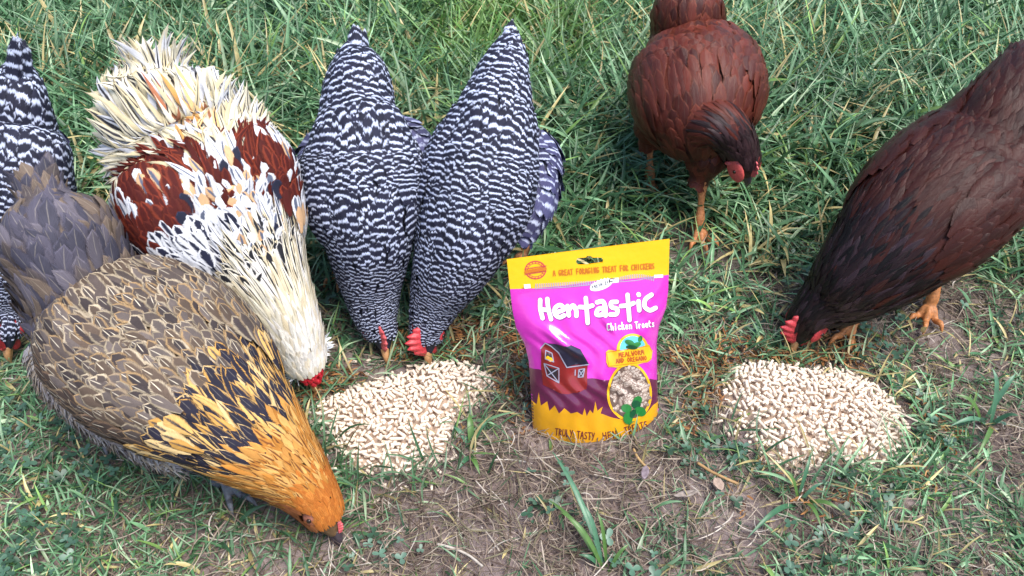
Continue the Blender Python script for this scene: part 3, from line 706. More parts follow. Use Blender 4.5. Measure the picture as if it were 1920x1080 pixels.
# ---- buff hen in front
BU, BUL, BRN = lin(196, 128, 52), lin(214, 160, 88), lin(112, 90, 72)
def buff_style(t, ph, px, py, rng):
    n = len(t); tn = t+rng.normal(0, .015, n)
    ca = pick(rng, n, [lin(150, 136, 114), lin(176, 160, 136), lin(138, 120, 98), lin(156, 128, 92)]); cb = pick(rng, n, [lin(78, 68, 64), lin(58, 50, 50), lin(94, 84, 80), lin(84, 70, 60)]); pr = np.zeros((n, 4)); pr[:, 1] = rng.uniform(.5, .75, n); pr[:, 2] = rng.uniform(.2, .8, n)*(rng.random(n) < .6)
    # lower flank: darker
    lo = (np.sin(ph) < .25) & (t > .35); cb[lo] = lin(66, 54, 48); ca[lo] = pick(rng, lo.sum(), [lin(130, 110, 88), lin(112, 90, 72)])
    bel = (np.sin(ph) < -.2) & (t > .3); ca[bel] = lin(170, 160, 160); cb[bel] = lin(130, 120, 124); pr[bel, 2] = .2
    wash = (tn > .25) & (tn < .385); ca[wash] = pick(rng, wash.sum(), [lin(204, 162, 96), lin(188, 142, 74), lin(212, 180, 126)]); cb[wash] = lin(34, 32, 46); pr[wash, 1] = np.where(rng.random(wash.sum()) < .7, .78, .15); pr[wash, 2] = .1
    nk = (tn <= .25); ca[nk] = pick(rng, nk.sum(), [lin(192, 136, 68), lin(178, 118, 50), lin(202, 154, 88)]); cb[nk] = lin(110, 66, 34); pr[nk, 1] = np.where(rng.random(nk.sum()) < .5, .25, 0); pr[nk, 2] = 0
    hd = tn < .13; ca[hd] = pick(rng, hd.sum(), [lin(182, 108, 42), lin(174, 100, 38), lin(188, 116, 50)]); cb[hd] = lin(156, 86, 32); pr[hd, 1] = .1
    dk = hd & (np.sin(ph) < .1); ca[dk] = lin(140, 84, 50)
    tl = tn > .70; ca[tl] = pick(rng, tl.sum(), [lin(104, 98, 108), lin(88, 84, 98), lin(122, 106, 94), lin(74, 72, 86), lin(98, 88, 88)]); cb[tl] = ca[tl]*.72; pr[tl, 1] = .85; pr[tl, 2] = .12
    return jitc(rng, ca, .12), jitc(rng, cb, .15), pr
D_ = Bird('orange headed hen with brown laced feathers and grey tail, in front of the rooster', 'hen', 'hen',
    [(629, 1000, .018, 22), (618, 978, .032, 40), (600, 945, .052, 54), (565, 900, .078, 72), (515, 850, .105, 98), (450, 790, .135, 134), (372, 722, .16, 166), (292, 660, .18, 180), (217, 602, .2, 168),
     (163, 550, .216, 126), (135, 492, .25, 116), (112, 442, .275, 116), (92, 400, .295, 88), (82, 374, .305, 34)],
    foot=[(420, 905, .4, -.8, .07), (190, 800, .45, .8, .07)], headt=.085, skin=lin(120, 90, 60), leg=lin(120, 120, 126), kd=.80, hs=3.0, hint=[(.25, .9, -.25), (.5, .87, 0)])
rg = np.random.default_rng(24); pl = Plume()
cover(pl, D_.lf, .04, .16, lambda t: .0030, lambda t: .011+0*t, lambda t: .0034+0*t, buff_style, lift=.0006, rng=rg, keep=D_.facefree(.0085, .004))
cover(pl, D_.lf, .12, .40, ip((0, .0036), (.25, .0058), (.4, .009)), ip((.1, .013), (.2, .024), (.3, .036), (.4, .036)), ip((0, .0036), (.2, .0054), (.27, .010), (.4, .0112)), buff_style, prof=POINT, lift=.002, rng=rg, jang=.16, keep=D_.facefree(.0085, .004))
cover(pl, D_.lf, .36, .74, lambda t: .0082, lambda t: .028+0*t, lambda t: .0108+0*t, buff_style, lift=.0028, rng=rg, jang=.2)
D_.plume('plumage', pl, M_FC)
pt = Plume()
cover(pt, D_.lf, .70, .98, lambda t: .0075, ip((.7, .042), (1, .05)), lambda t: .013+0*t, buff_style, lift=.008, rng=rg, jang=.25)
def ts(n, rng): return pick(rng, n, [lin(176, 146, 120), lin(150, 130, 120)]), stack(n, lin(96, 88, 100)), np.tile([0, .55, .3, 1.], (n, 1))
tail_fan(D_, pt, .84, .06, .012, 11, -.1, ts, rng=rg); D_.plume('tail', pt, M_FC)
for sg in (-1, 1): wing(D_, sg, .33, .74, buff_style, M_FC, seed=61+sg, h=.012, ph0=.3, dph=.8, sp=lambda t: .0086, ln=lambda t: .029+0*t, wd=lambda t: .0115+0*t, quills=False)
def fl_style(t, ph, px, py, rng):
    n = len(t); c = pick(rng, n, [lin(172, 164, 164), lin(188, 180, 174), lin(150, 140, 140), lin(168, 152, 134)]); return c, c*.8, np.tile([0, .3, .1, 1.], (n, 1))
flank(D_, [(65, 650, .13, 22), (105, 705, .12, 34), (165, 762, .11, 36), (235, 812, .10, 32), (305, 850, .095, 26), (365, 880, .085, 14)], fl_style, M_FC, 12, sp=.0042, ln=.020, wd=.0032, lift=.005, prof=POINT, jang=.6, hint=(0, 0, 1))
D_.head(comb='single', cm=M_COMB_P, comb_h=.005, comb_l=.016, wat=0, beak=M_BEAK_D, face=flat_mat('buff_face', lin(158, 96, 74), .6, .4, 400, bump=.4), face_r=.008)
# ------------------------------------------------------------------ foil pouch
BAG_W, BAG_H = .184, .230
bb, _ = at(1128, 803, 0.004)
YAW, LEAN = math.radians(8), math.radians(16)
bx = A_([math.cos(YAW), math.sin(YAW), 0]); bn0 = A_([math.sin(YAW), -math.cos(YAW), 0])   # bn0 faces the camera side
bv = A_([0, 0, 1])*math.cos(LEAN)-bn0*math.sin(LEAN); bn = bn0*math.cos(LEAN)+A_([0, 0, 1])*math.sin(LEAN)
ROLL = math.radians(2.2); bx, bv = bx*math.cos(ROLL)+bv*math.sin(ROLL), bv*math.cos(ROLL)-bx*math.sin(ROLL)
bag_o = bb+A_([-.006, .012, 0])
HWP = ([0, .2, .42, .52, .62, .72, 1], [.425, .420, .416, .432, .478, .492, .5])
def bag_depth(u, v):
    x = np.abs(u)*2
    D = np.interp(v, [0, .1, .3, .5, .65, .75, .8, .84, 1], [.034, .034, .031, .026, .016, .007, .0025, .0012, .0008])
    wr = .0012*np.sin(u*26+v*9)*np.clip((v-.45)*4, 0, 1)*np.clip((.82-v)*8, 0, 1)+.0016*np.sin(u*11-v*17+1)*np.clip((.8-v)*5, 0, 1)*np.clip(v*5, 0, 1)
    q = ((u+.24)*.55+(v-.56)*.84); fold = .008*np.exp(-(q/.035)**2)*np.exp(-(((u+.24)*.84-(v-.56)*.55)/.16)**2)
    q2 = ((u-.10)*.75+(v-.60)*.66); fold = fold+.003*np.exp(-(q2/.02)**2)*np.exp(-(((u-.10)*.66-(v-.60)*.75)/.09)**2)
    q3 = ((u-.36)*-.6+(v-.70)*.8); fold = fold+.004*np.exp(-(q3/.028)**2)*np.exp(-(((u-.36)*.8+(v-.70)*.6)/.12)**2)
    wr = wr+fold+.0011*np.sin(u*47+v*31+2*np.sin(v*23))*np.clip((.8-v)*6, 0, 1)*np.clip(v*5, 0, 1)
    return D*np.clip(1-x**2.4, 0, 1)**.75+wr*np.clip(1-x**4, 0, 1)
def bag_pt(u, v, off=0., side=1):
    u = np.asarray(u, float); v = np.asarray(v, float)
    hw = np.interp(v, *HWP)*2*BAG_W; b = bag_depth(u, v)
    sk = .004*np.sin(v*5)*0
    bow = -.010*np.clip(1-(np.abs(u)*2)**2, 0, 1)*np.clip(1-v/.12, 0, 1) if side > 0 else 0*v   # front bottom edge droops
    return bag_o+bx*(u*hw+sk)[..., None]+bv*((v*BAG_H)+bow*.6)[..., None]+bn*(side*(b+off))[..., None]
def bag_inv(px, py):
    px = np.asarray(px, float); py = np.asarray(py, float); u = np.zeros_like(px); v = np.full_like(px, .5)
    x = (px-960)/FPX; y = -(py-540)/FPX; D = np.stack([x, y*sp+cp, y*cp-sp], -1); O = A_([0, 0, CAM_H])
    for _ in range(12):
        b = bag_depth(np.clip(u, -.5, .5), np.clip(v, 0, 1)); t = ((bag_o-O)@bn+b)/(D@bn); P = O+D*t[..., None]-bag_o
        v = P@bv/BAG_H; u = (P@bx)/(np.interp(v, *HWP)*2*BAG_W)
    return u, v
def inpoly(x, y, P):
    x = np.asarray(x); c = np.zeros(x.shape, bool); n = len(P)
    for i in range(n):
        x1, y1 = P[i]; x2, y2 = P[(i+1) % n]
        if y1 == y2: continue
        c ^= ((y1 > y) != (y2 > y)) & (x < (x2-x1)*(y-y1)/(y2-y1)+x1)
    return c
def sheet(poly, off, holes=(), step=.02, side=1, dens=True):
    """poly in bag (u,v): triangulate finely, wrap on the bag surface"""
    def res(P):
        o = []
        for i in range(len(P)):
            a, b = A_(P[i], float), A_(P[(i+1) % len(P)], float); n = max(1, int(np.linalg.norm(b-a)/step))
            o += [tuple(a+(b-a)*k/n) for k in range(n)]
        return o
    loops = [res(poly)]+[res(h) for h in holes]; V, E = [], []
    for L in loops:
        s0 = len(V); V += L; E += [(s0+i, s0+(i+1) % len(L)) for i in range(len(L))]
    xs = [p[0] for p in loops[0]]; ys = [p[1] for p in loops[0]]
    gx, gy = np.meshgrid(np.arange(min(xs), max(xs), step), np.arange(min(ys), max(ys), step)); gx = gx.ravel()+.0013; gy = gy.ravel()+.0017
    ok = inpoly(gx, gy, loops[0])
    for h in loops[1:]: ok &= ~inpoly(gx, gy, h)
    V += list(zip(gx[ok], gy[ok]))
    r = delaunay_2d_cdt([Vector(p) for p in V], E, [], 0, 1e-6)
    v2 = A_([tuple(p) for p in r[0]]); F = A_([list(f) for f in r[2]]); c = v2[F].mean(1)
    ok = inpoly(c[:, 0], c[:, 1], loops[0])
    for h in loops[1:]: ok &= ~inpoly(c[:, 0], c[:, 1], h)
    F = F[ok]
    P = bag_pt(v2[:, 0], v2[:, 1], off, side)
    return P, F
def pxp(pts):
    a = A_(pts, float); u, v = bag_inv(a[:, 0], a[:, 1]); return list(zip(np.clip(u, -.5, .5), np.clip(v, 0, 1)))
class Art:
    def __init__(s): s.V, s.F, s.n = [], [], 0
    def put(s, V, F): s.V.append(V); s.F.append(np.asarray(F)+s.n); s.n += len(V)
    def poly(s, pts, layer, px=True, **k):
        P, F = sheet(pxp(pts) if px else pts, .0002*layer, **k); s.put(P, F)
    def stroke(s, pts, w, layer, smooth=True):
        """pts in photograph px; w in px"""
        P = A_(pts, float)
        if smooth and len(P) > 2:
            d = np.concatenate([[0], np.cumsum(np.linalg.norm(np.diff(P, axis=0), axis=1))]); m = np.gradient(P, d, axis=0); t = np.linspace(0, d[-1], max(8, int(d[-1]/1.5)))
            k = np.clip(np.searchsorted(d, t, side='right')-1, 0, len(P)-2); h = (d[k+1]-d[k])[:, None]; u = ((t-d[k])/(d[k+1]-d[k]))[:, None]
            P = (2*u**3-3*u**2+1)*P[k]+(u**3-2*u**2+u)*h*m[k]+(-2*u**3+3*u**2)*P[k+1]+(u**3-u**2)*h*m[k+1]
        elif len(P) == 2:
            P = P[0]+(P[1]-P[0])*np.linspace(0, 1, max(3, int(np.linalg.norm(P[1]-P[0])/4)))[:, None]
        T = nrm(np.gradient(P, axis=0)); N = np.stack([-T[:, 1], T[:, 0]], -1); r = w/2
        for sg, e in ((-1, 0), (1, -1)):                       # round caps
            a = np.linspace(.35, 1, 3)
            c = P[e]; tt = T[e]*sg
            q = c+tt*(r*np.sin(a*np.pi/2))[:, None]; wn = np.cos(a*np.pi/2)
            if e == 0: P = np.concatenate([q[::-1], P]); N = np.concatenate([np.tile(N[0], (3, 1))*1, N]); ww = np.concatenate([wn[::-1], np.ones(len(T))])
            else: P = np.concatenate([P, q]); N = np.concatenate([N, np.tile(N[-1], (3, 1))]); ww = np.concatenate([ww, wn])
        ww = np.maximum(ww, .02)*r; A = P-N*ww[:, None]; B = P+N*ww[:, None]; Q = np.concatenate([A, P, B]); n = len(P)
        u, v = bag_inv(Q[:, 0], Q[:, 1]); s.cnt = getattr(s, 'cnt', 0)+1
        V = bag_pt(u, v, .0002*layer+.000012*(s.cnt % 14)*(layer < 5 or layer == int(layer)))
        i = np.arange(n-1); F = np.concatenate([np.stack([i+k*n, i+1+k*n, i+1+(k+1)*n], -1) for k in (0, 1)]+[np.stack([i+k*n, i+1+(k+1)*n, i+(k+1)*n], -1) for k in (0, 1)])
        s.put(V, F)
    def build(s, name, mat, parent, label=None):
        o = mesh_np(name, np.concatenate(s.V), np.concatenate(s.F), mat, parent, origin=bag_o)
        if label: o['label'] = label
        return o
G = {  # hand lettering, strokes in a 0..1 box, y down
 'A': [[(0, 1), (.45, 0), (.9, 1)], [(.2, .62), (.75, .6)]], 'B': [[(.1, 0), (.1, 1)], [(.1, 0), (.7, .2), (.1, .48)], [(.1, .48), (.85, .75), (.1, 1)]], 'C': [[(.8, .1), (.3, .05), (.05, .5), (.3, .97), (.85, .85)]],
 'D': [[(.1, 0), (.1, 1)], [(.1, 0), (.85, .4), (.1, 1)]], 'E': [[(.1, 0), (.1, 1)], [(.1, 0), (.75, 0)], [(.1, .5), (.65, .48)], [(.1, 1), (.8, .98)]], 'F': [[(.1, 0), (.1, 1)], [(.1, 0), (.8, 0)], [(.1, .5), (.65, .48)]],
 'G': [[(.8, .1), (.3, .03), (.05, .5), (.35, .98), (.8, .85), (.8, .55)], [(.45, .55), (.8, .55)]], 'H': [[(.1, 0), (.1, 1)], [(.8, 0), (.8, 1)], [(.1, .5), (.8, .48)]], 'I': [[(.4, 0), (.4, 1)]],
 'K': [[(.1, 0), (.1, 1)], [(.8, 0), (.12, .55)], [(.3, .45), (.85, 1)]], 'L': [[(.1, 0), (.1, 1)], [(.1, 1), (.75, .97)]], 'M': [[(0, 1), (.15, 0)], [(.15, 0), (.45, .6)], [(.45, .6), (.75, 0)], [(.75, 0), (.95, 1)]],
 'N': [[(.1, 1), (.1, 0)], [(.1, 0), (.8, 1)], [(.8, 1), (.8, 0)]], 'O': [[(.45, 0), (.05, .5), (.45, 1), (.85, .5), (.45, 0)]], 'P': [[(.1, 0), (.1, 1)], [(.1, 0), (.8, .25), (.1, .55)]], 'R': [[(.1, 0), (.1, 1)], [(.1, 0), (.8, .25), (.1, .52)], [(.3, .52), (.85, 1)]],
 'S': [[(.8, .1), (.25, .05), (.15, .35), (.7, .6), (.65, .95), (.05, .9)]], 'T': [[(0, .02), (.9, 0)], [(.45, 0), (.45, 1)]], 'U': [[(.1, 0), (.12, .8), (.45, 1), (.78, .8), (.8, 0)]], 'W': [[(0, 0), (.2, 1)], [(.2, 1), (.45, .4)], [(.45, .4), (.7, 1)], [(.7, 1), (.95, 0)]],
 'Y': [[(.05, 0), (.45, .5)], [(.85, 0), (.3, 1)]], 'Z': [[(.1, 0), (.8, 0)], [(.8, 0), (.1, 1)], [(.1, 1), (.85, 1)]],
 'h': [[(.12, 0), (.12, 1)], [(.12, .6), (.5, .42), (.72, .6), (.75, 1)]], 'i': [[(.35, .42), (.35, 1)], [(.35, .14), (.37, .2)]], 'c': [[(.75, .5), (.35, .4), (.1, .7), (.35, 1), (.78, .92)]], 'k': [[(.12, 0), (.12, 1)], [(.65, .4), (.15, .72)], [(.3, .66), (.75, 1)]],
 'e': [[(.12, .72), (.72, .66), (.45, .4), (.1, .7), (.35, 1), (.75, .9)]], 'n': [[(.12, .42), (.12, 1)], [(.12, .6), (.5, .42), (.72, .6), (.75, 1)]], 'r': [[(.12, .42), (.12, 1)], [(.12, .6), (.35, .44), (.62, .46)]], 'a': [[(.7, .45), (.3, .42), (.1, .75), (.4, 1), (.7, .7)], [(.72, .42), (.76, 1)]],
 't': [[(.4, .08), (.4, .95), (.65, 1)], [(.1, .38), (.7, .36)]], 's': [[(.7, .46), (.3, .42), (.25, .65), (.65, .78), (.55, 1), (.12, .94)]]}
def write(art, txt, p0, p1, h, w, layer, skip=()):
    """text baseline from p0 to p1 (px), capital height h"""
    p0, p1 = A_(p0, float), A_(p1, float); n = len(txt); adv = (p1-p0)/n; d = nrm(p1-p0); up = A_([d[1], -d[0]]); cw = np.linalg.norm(adv)
    for i, ch in enumerate(txt):
        if ch == ' ' or i in skip: continue
        o = p0+adv*i
        for st in G[ch]:
            art.stroke([tuple(o+d*(x*cw*.82+cw*.06)+up*(h*(1-y))) for x, y in st], w, layer)

def foil(name, col, rough=.3, nz=.06): 
    m = flat_mat(name, col, rough, nz, 26, bump=.45, coat=.8, spec=.5, bdist=.004); return m
M_PINK, M_YEL, M_PUR, M_GOLD = foil('pink_foil', lin(206, 46, 178)), foil('yellow_foil', lin(244, 188, 8)), foil('plum_foil', lin(96, 24, 66)), foil('gold_print', lin(232, 164, 20), .35, .25)
M_WHT = foil('white_print', (.82, .82, .84), .4); M_OR = foil('orange_print', lin(200, 112, 20), .4); M_REDP = foil('red_print', lin(196, 60, 70), .4); M_DKR = foil('dark_red_print', lin(110, 40, 40), .4)
M_BARN, M_ROOF, M_GRY = foil('barn_red_print', lin(136, 26, 28), .35), foil('roof_print', lin(34, 30, 56), .35, .3), foil('grey_print', lin(160, 160, 180), .3)
M_GRN, M_GRN2, M_CY = foil('leaf_print', lin(36, 128, 56), .35, .4), foil('dark_leaf_print', lin(14, 80, 48), .35, .3), foil('sky_print', lin(90, 190, 205), .4)
M_BK = foil('ink_print', lin(40, 30, 40), .4)
bag = empty('treat_pouch', bag_o); tag(bag, 'pink and yellow foil treat pouch standing upright on the ground between two pellet piles', 'treat pouch')
full = [(-.5, 0), (.5, 0), (.5, 1), (-.5, 1)]
hang = pxp([(1081, 487), (1083, 484), (1098, 483), (1101, 480), (1108, 480), (1111, 483), (1128, 483), (1131, 487), (1130, 492), (1120, 494), (1098, 497), (1084, 497), (1080, 492)])
# front/back panels in pink, plum ground and yellow header as separate printed zones of the film
def zone(name, poly, mat, side=1, off=0, holes=(), label=None):
    P, F = sheet(poly, off, holes, .018, side); o = mesh_np(name, P, F, mat, bag, origin=bag_o)
    if label: o['label'] = label
    return o
# bottom gusset closing front and back
uu = np.linspace(-.5, .5, 41); a = bag_pt(uu, uu*0, 0, 1); b = bag_pt(uu, uu*0, 0, -1); mid_ = (a+b)/2+A_([0, 0, .006]); V = np.concatenate([a, mid_, b]); i = np.arange(40)
mesh_np('bottom_gusset', V, np.concatenate([np.stack([i+k*41, i+1+k*41, i+42+k*41, i+41+k*41], -1) for k in (0, 1)]), M_PINK, bag, origin=bag_o)
a = Art(); hb = pxp([(957, 542), (1000, 541), (1060, 535), (1120, 526), (1180, 523), (1262, 514)])
hb[0] = (-.5, hb[0][1]); hb[-1] = (.5, hb[-1][1])
zone('pouch_front', [(-.5, 0), (.5, 0), *hb[::-1]], M_PINK); zone('pouch_back', [(-.5, 0), (.5, 0), *hb[::-1]], M_PINK, side=-1)
P_, F__ = sheet([*hb, (.5, 1), (-.5, 1)], 0, [hang], .018); a.put(P_, F__); a.build('yellow_header', M_YEL, bag)
P_, F__ = sheet([*hb, (.5, 1), (-.5, 1)], 0, [hang], .018, side=-1); o = mesh_np('back_header', P_, F__, M_YEL, bag, origin=bag_o)
u0, v0 = bag_inv(A_([990., 1240.]), A_([700., 712.]))
pg = pxp([(994, 690), (1010, 692), (1040, 698), (1075, 705), (1110, 709), (1150, 711), (1190, 711), (1220, 710), (1243, 709)]); pg[0] = (-.5, pg[0][1]); pg[-1] = (.5, pg[-1][1])
a = Art(); a.poly([(-.5, 0), (.5, 0), *pg[::-1]], 1, px=False, step=.018); a.build('plum_ground', M_PUR, bag)
# straw coloured grass at the foot of the artwork
a = Art()
g = [(1000, 752), (1006, 758), (1010, 735), (1014, 760), (1026, 752), (1030, 770), (1040, 760), (1048, 775), (1058, 765), (1070, 775), (1082, 772), (1092, 778), (1096, 765), (1100, 780), (1106, 768), (1112, 775), (1116, 752), (1120, 770), (1130, 762), (1126, 775), (1140, 780), (1160, 784), (1190, 782), (1210, 775), (1225, 758), (1246, 748)]
gg = pxp(g); gg[0] = (-.5, gg[0][1]); gg[-1] = (.5, gg[-1][1]); a.poly([(-.5, 0), (.5, 0), *gg[::-1]], 2, px=False, step=.018); a.build('golden_grass_print', M_GOLD, bag)
# zip with pull tab
a = Art()
for i in range(34):
    x = 1004+i*3.3; a.stroke([(x, 539-i*.17), (x+.8, 532-i*.17)], 1.5, 3, False)
for i in range(20):
    x = 1162+i*3.3; y = 523-5*math.sin(i/19*3.1); a.stroke([(x, y+3), (x+.8, y-4)], 1.5, 3, False)
a.stroke([(1003, 541), (1060, 538), (1112, 533)], 1.2, 3); a.stroke([(1162, 528), (1195, 525), (1226, 518)], 1.2, 3)
zp = a.build('zip_print', M_GRY, bag)
for q_ in ([(982, 533), (994, 532), (995, 540), (983, 541)], [(1226, 515), (1243, 514), (1243, 520), (1226, 521)]):
    a = Art(); a.poly(q_, 3); a.build('zip_end', M_WHT, bag)
a = Art()
a.poly([(1140, 522), (1160, 520), (1160, 529), (1142, 531)], 3)
th = np.linspace(0, 2*np.pi, 40, endpoint=False)
bu = [(1127+21*math.cos(t)*(1+.0)+(-3)*math.sin(t), 534+10*math.sin(t)-5*math.cos(t)-(3 if (i % 2 and math.sin(t) < -.1) else 0)) for i, t in enumerate(th)]
a.poly(bu, 4, step=.01); a.build('zip_tab', M_WHT, bag)
a = Art(); write(a, 'FRESH ZIP', (1111, 541), (1146, 529), 5, 1.1, 5.2); a.stroke([(1148, 527), (1143, 526), (1143, 523), (1152, 522)], 1.5, 5); a.build('zip_lettering', M_BK, bag)
# header wording and round seal
a = Art(); write(a, 'A GREAT FORAGING TREAT FOR CHICKENS', (1037, 517), (1228, 503), 10, 1.9, 3); a.build('header_lettering', M_OR, bag)
a = Art()
for r_ in (19, 14.5):
    t = np.linspace(0, 2*np.pi, 33); pts = [(1004+r_*math.cos(q), 506+r_*.86*math.sin(q)) for q in t]; h_ = len(pts)//2
    a.stroke(pts[:h_+1], 2.2 if r_ > 18 else 1.0, 2); a.stroke(pts[h_:], 2.2 if r_ > 18 else 1.0, 2)
a.stroke([(984, 504), (1024, 498)], 1.5, 3); a.stroke([(984, 514), (1024, 508)], 1.5, 3)
for k_ in range(7): q = math.pi*(1.15+.12*k_); a.stroke([(1004+15.5*math.cos(q), 506+13.4*math.sin(q)), (1004+18*math.cos(q), 506+15.5*math.sin(q))], 1.2, 2.5, False)
for k_ in range(7): q = math.pi*(.15+.12*k_); a.stroke([(1004+15.5*math.cos(q), 506+13.4*math.sin(q)), (1004+18*math.cos(q), 506+15.5*math.sin(q))], 1.2, 2.5, False)
a.build('round_seal', M_REDP, bag)
a = Art(); a.stroke([(986, 509.5), (1022, 503.5)], 6.2, 3.5, False); a.build('seal_band', M_OR, bag)
# big brand lettering (strokes traced from the photograph)
S0 = (945, 450, 330/1876)
def z1(L): return [(S0[0]+x*S0[2], S0[1]+y*S0[2]) for x, y in L]
a = Art()
HE = [[(385, 635), (385, 720), (410, 830)], [(460, 625), (470, 720), (500, 840)], [(390, 735), (480, 745)],                                   # H
      [(545, 775), (640, 725), (600, 690), (545, 720), (545, 790), (590, 820), (640, 800)],                                                   # e
      [(675, 700), (690, 800)], [(690, 740), (735, 695), (765, 740), (770, 805)],                                                              # n
      [(870, 615), (880, 740), (890, 880)], [(805, 710), (880, 712), (940, 695)],                                                             # t
      [(990, 660), (1050, 650), (1075, 700), (1080, 800)], [(1070, 720), (1000, 735), (985, 790), (1030, 795), (1072, 760)],                    # a
      [(1200, 655), (1140, 665), (1140, 705), (1205, 735), (1200, 780), (1130, 790)],                                                          # s
      [(1315, 580), (1325, 720), (1335, 850)], [(1245, 700), (1325, 690), (1380, 668)],                                                       # t
      [(1432, 650), (1440, 745)], [(1432, 575), (1436, 582)],                                                                                  # i
      [(1570, 580), (1505, 630), (1500, 710), (1550, 745), (1615, 720)]]                                                                       # C
for q in HE: a.stroke(z1(q), 8.2, 4)
a.build('brand_lettering', M_WHT, bag)
a = Art()
for q in HE: a.stroke([(x+1.4, y+1.2) for x, y in z1(q)], 9.4, 2.5)
a.build('brand_lettering_edge', foil('deep_pink_print', lin(150, 24, 140)), bag)
a = Art(); write(a, 'Chicken', (1138, 619), (1186, 615), 13, 2.4, 5); write(a, 'Treats', (1191, 615), (1228, 611), 12, 2.4, 5); a.build('treats_lettering', M_WHT, bag)
# barn
S2 = (985, 620, 275/1414)
def z2(L): return [(S2[0]+x*S2[2], S2[1]+y*S2[2]) for x, y in L]
barn = Art(); barn.poly(z2([(150, 170), (190, 118), (240, 150), (320, 210), (395, 345), (600, 325), (590, 560), (420, 610), (330, 600), (170, 520), (150, 350)]), 3, step=.012); bo = barn.build('barn_print', M_BARN, bag)
a = Art(); a.poly(z2([(205, 118), (440, 135), (530, 175), (610, 318), (400, 345), (325, 205), (250, 150)]), 4, step=.012); a.build('barn_roof', M_ROOF, bo)
a = Art()
for q in ([(145, 168), (190, 116), (245, 145), (318, 208), (398, 350), (608, 322)], ): 
    for i in range(len(q)-1): a.stroke(z2(q[i:i+2]), 2.0, 5, False)
for q in ([(178, 312), (322, 358)], [(322, 358), (322, 498)], [(322, 498), (208, 432)], [(208, 432), (178, 312)], [(180, 315), (320, 495)], [(205, 430), (320, 360)],
          [(195, 185), (255, 212)], [(255, 212), (272, 298)], [(272, 298), (190, 268)], [(190, 268), (195, 185)], [(515, 372), (570, 362)], [(570, 362), (555, 440)], [(555, 440), (508, 445)], [(508, 445), (515, 372)], [(515, 375), (555, 438)], [(568, 365), (510, 442)], [(480, 375), (478, 425)]):
    a.stroke(z2(q), 1.7, 5, False)
a.build('barn_trim', M_GRY, bo)
for q_ in ([(205, 205), (248, 225), (258, 262), (198, 245)], [(195, 335), (312, 372), (312, 480), (218, 425)], [(522, 380), (562, 370), (550, 432), (515, 436)]):
    a = Art(); a.poly(z2(q_), 4.5, step=.012); a.build('barn_opening', M_BK, bo)
a = Art(); a.poly(z2([(190, 245), (215, 238), (255, 258), (268, 290), (240, 298), (192, 268)]), 4.8, step=.02); a.build('hay_print', M_YEL, bo)
# badge
th = np.linspace(0, 2*np.pi, 36, endpoint=False)
a = Art(); a.poly([(1186+30*math.cos(t), 655+30*math.sin(t)) for t in th], 3, step=.012); a.poly(z2([(775, 200), (800, 180), (1190, 130), (1225, 190), (1215, 270), (1180, 300), (800, 348), (780, 300)]), 5, step=.012)
th2 = np.linspace(0, 2*np.pi, 48, endpoint=False)
egg = [(1180+42*math.cos(t)*(1-.10*(-math.sin(t)))*1.0, 733+54*math.sin(t)) for t in th2]
a.poly(egg, 3.5, step=.012); bad = a.build('badge_print', foil('badge_gold', lin(240, 178, 24), .35), bag)
a = Art(); a.poly([(1186+24*math.cos(t), 652+23*math.sin(t)) for t in th], 4.3, step=.012); a.build('badge_sky', M_CY, bad)
a = Art(); write(a, 'MEALWORM', (1160, 669), (1208, 663), 8, 1.9, 6); write(a, 'AND OREGANO', (1155, 680), (1213, 674), 8, 1.9, 6); a.build('badge_lettering', foil('badge_ink', lin(178, 84, 24), .4), bad)
a = Art()
for q in ([(778, 205), (1195, 140)], [(1195, 140), (1218, 195)], [(800, 340), (1180, 292)], [(1180, 292), (1212, 262)], [(783, 215), (803, 338)]): a.stroke(z2(q), 1.0, 6, False)
a.build('badge_edge', M_OR, bad)
egg2 = [(1180+37.5*math.cos(t)*(1-.10*(-math.sin(t))), 733+49.5*math.sin(t)) for t in th2]
a = Art(); a.poly(egg2, 4.5, step=.012); win = a.build('pellet_window', flat_mat('window_shade', lin(104, 84, 76), .3, .3, 300), bag)
a = Art(); a2 = Art(); rp = np.random.default_rng(2); k_ = 0
while k_ < 120:
    x, y = rp.uniform(1140, 1222), rp.uniform(682, 785)
    if not inpoly(A_([x]), A_([y]), [(1180+(p[0]-1180)*.9, 733+(p[1]-733)*.92) for p in egg2])[0]: continue
    q = rp.uniform(0, np.pi); l = rp.uniform(3, 7); a2.stroke([(x-l*math.cos(q)+.5, y-l*math.sin(q)*.8+.9), (x+l*math.cos(q)+.5, y+l*math.sin(q)*.8+.9)], 5.8, 5+k_*.02-.01, False); a.stroke([(x-l*math.cos(q), y-l*math.sin(q)*.8), (x+l*math.cos(q), y+l*math.sin(q)*.8)], 4.4, 5+k_*.02, False); k_ += 1
a2.build('window_pellet_shade', flat_mat('pellet_shade_print', lin(146, 122, 110), .4, .3, 400, coat=.6), win)
a.build('window_pellets', flat_mat('pellet_window_print', lin(216, 198, 184), .4, .35, 400, coat=.6), win)
a, b = M_GRN, M_GRN2
def leafp(mt, cx, cy, rx, ry, an, layer):
    art = Art(); art.poly([(cx+rx*math.cos(t)*math.cos(an)-ry*math.sin(t)*math.sin(an), cy+rx*math.cos(t)*math.sin(an)+ry*math.sin(t)*math.cos(an)) for t in np.linspace(0, 2*np.pi, 18, endpoint=False)], layer, step=.012); art.build('oregano_leaf', mt, bag)
leafp(a, 1194, 751, 11, 8, -.9, 8.5); leafp(b, 1192, 757, 9, 8, .3, 9); leafp(a, 1174, 764, 10, 8, .2, 9.3); leafp(a, 1200, 769, 11, 8, .3, 9.6); leafp(a, 1177, 781, 9, 10, .2, 8.8); leafp(b, 1186, 773, 5, 8, .6, 9.9)
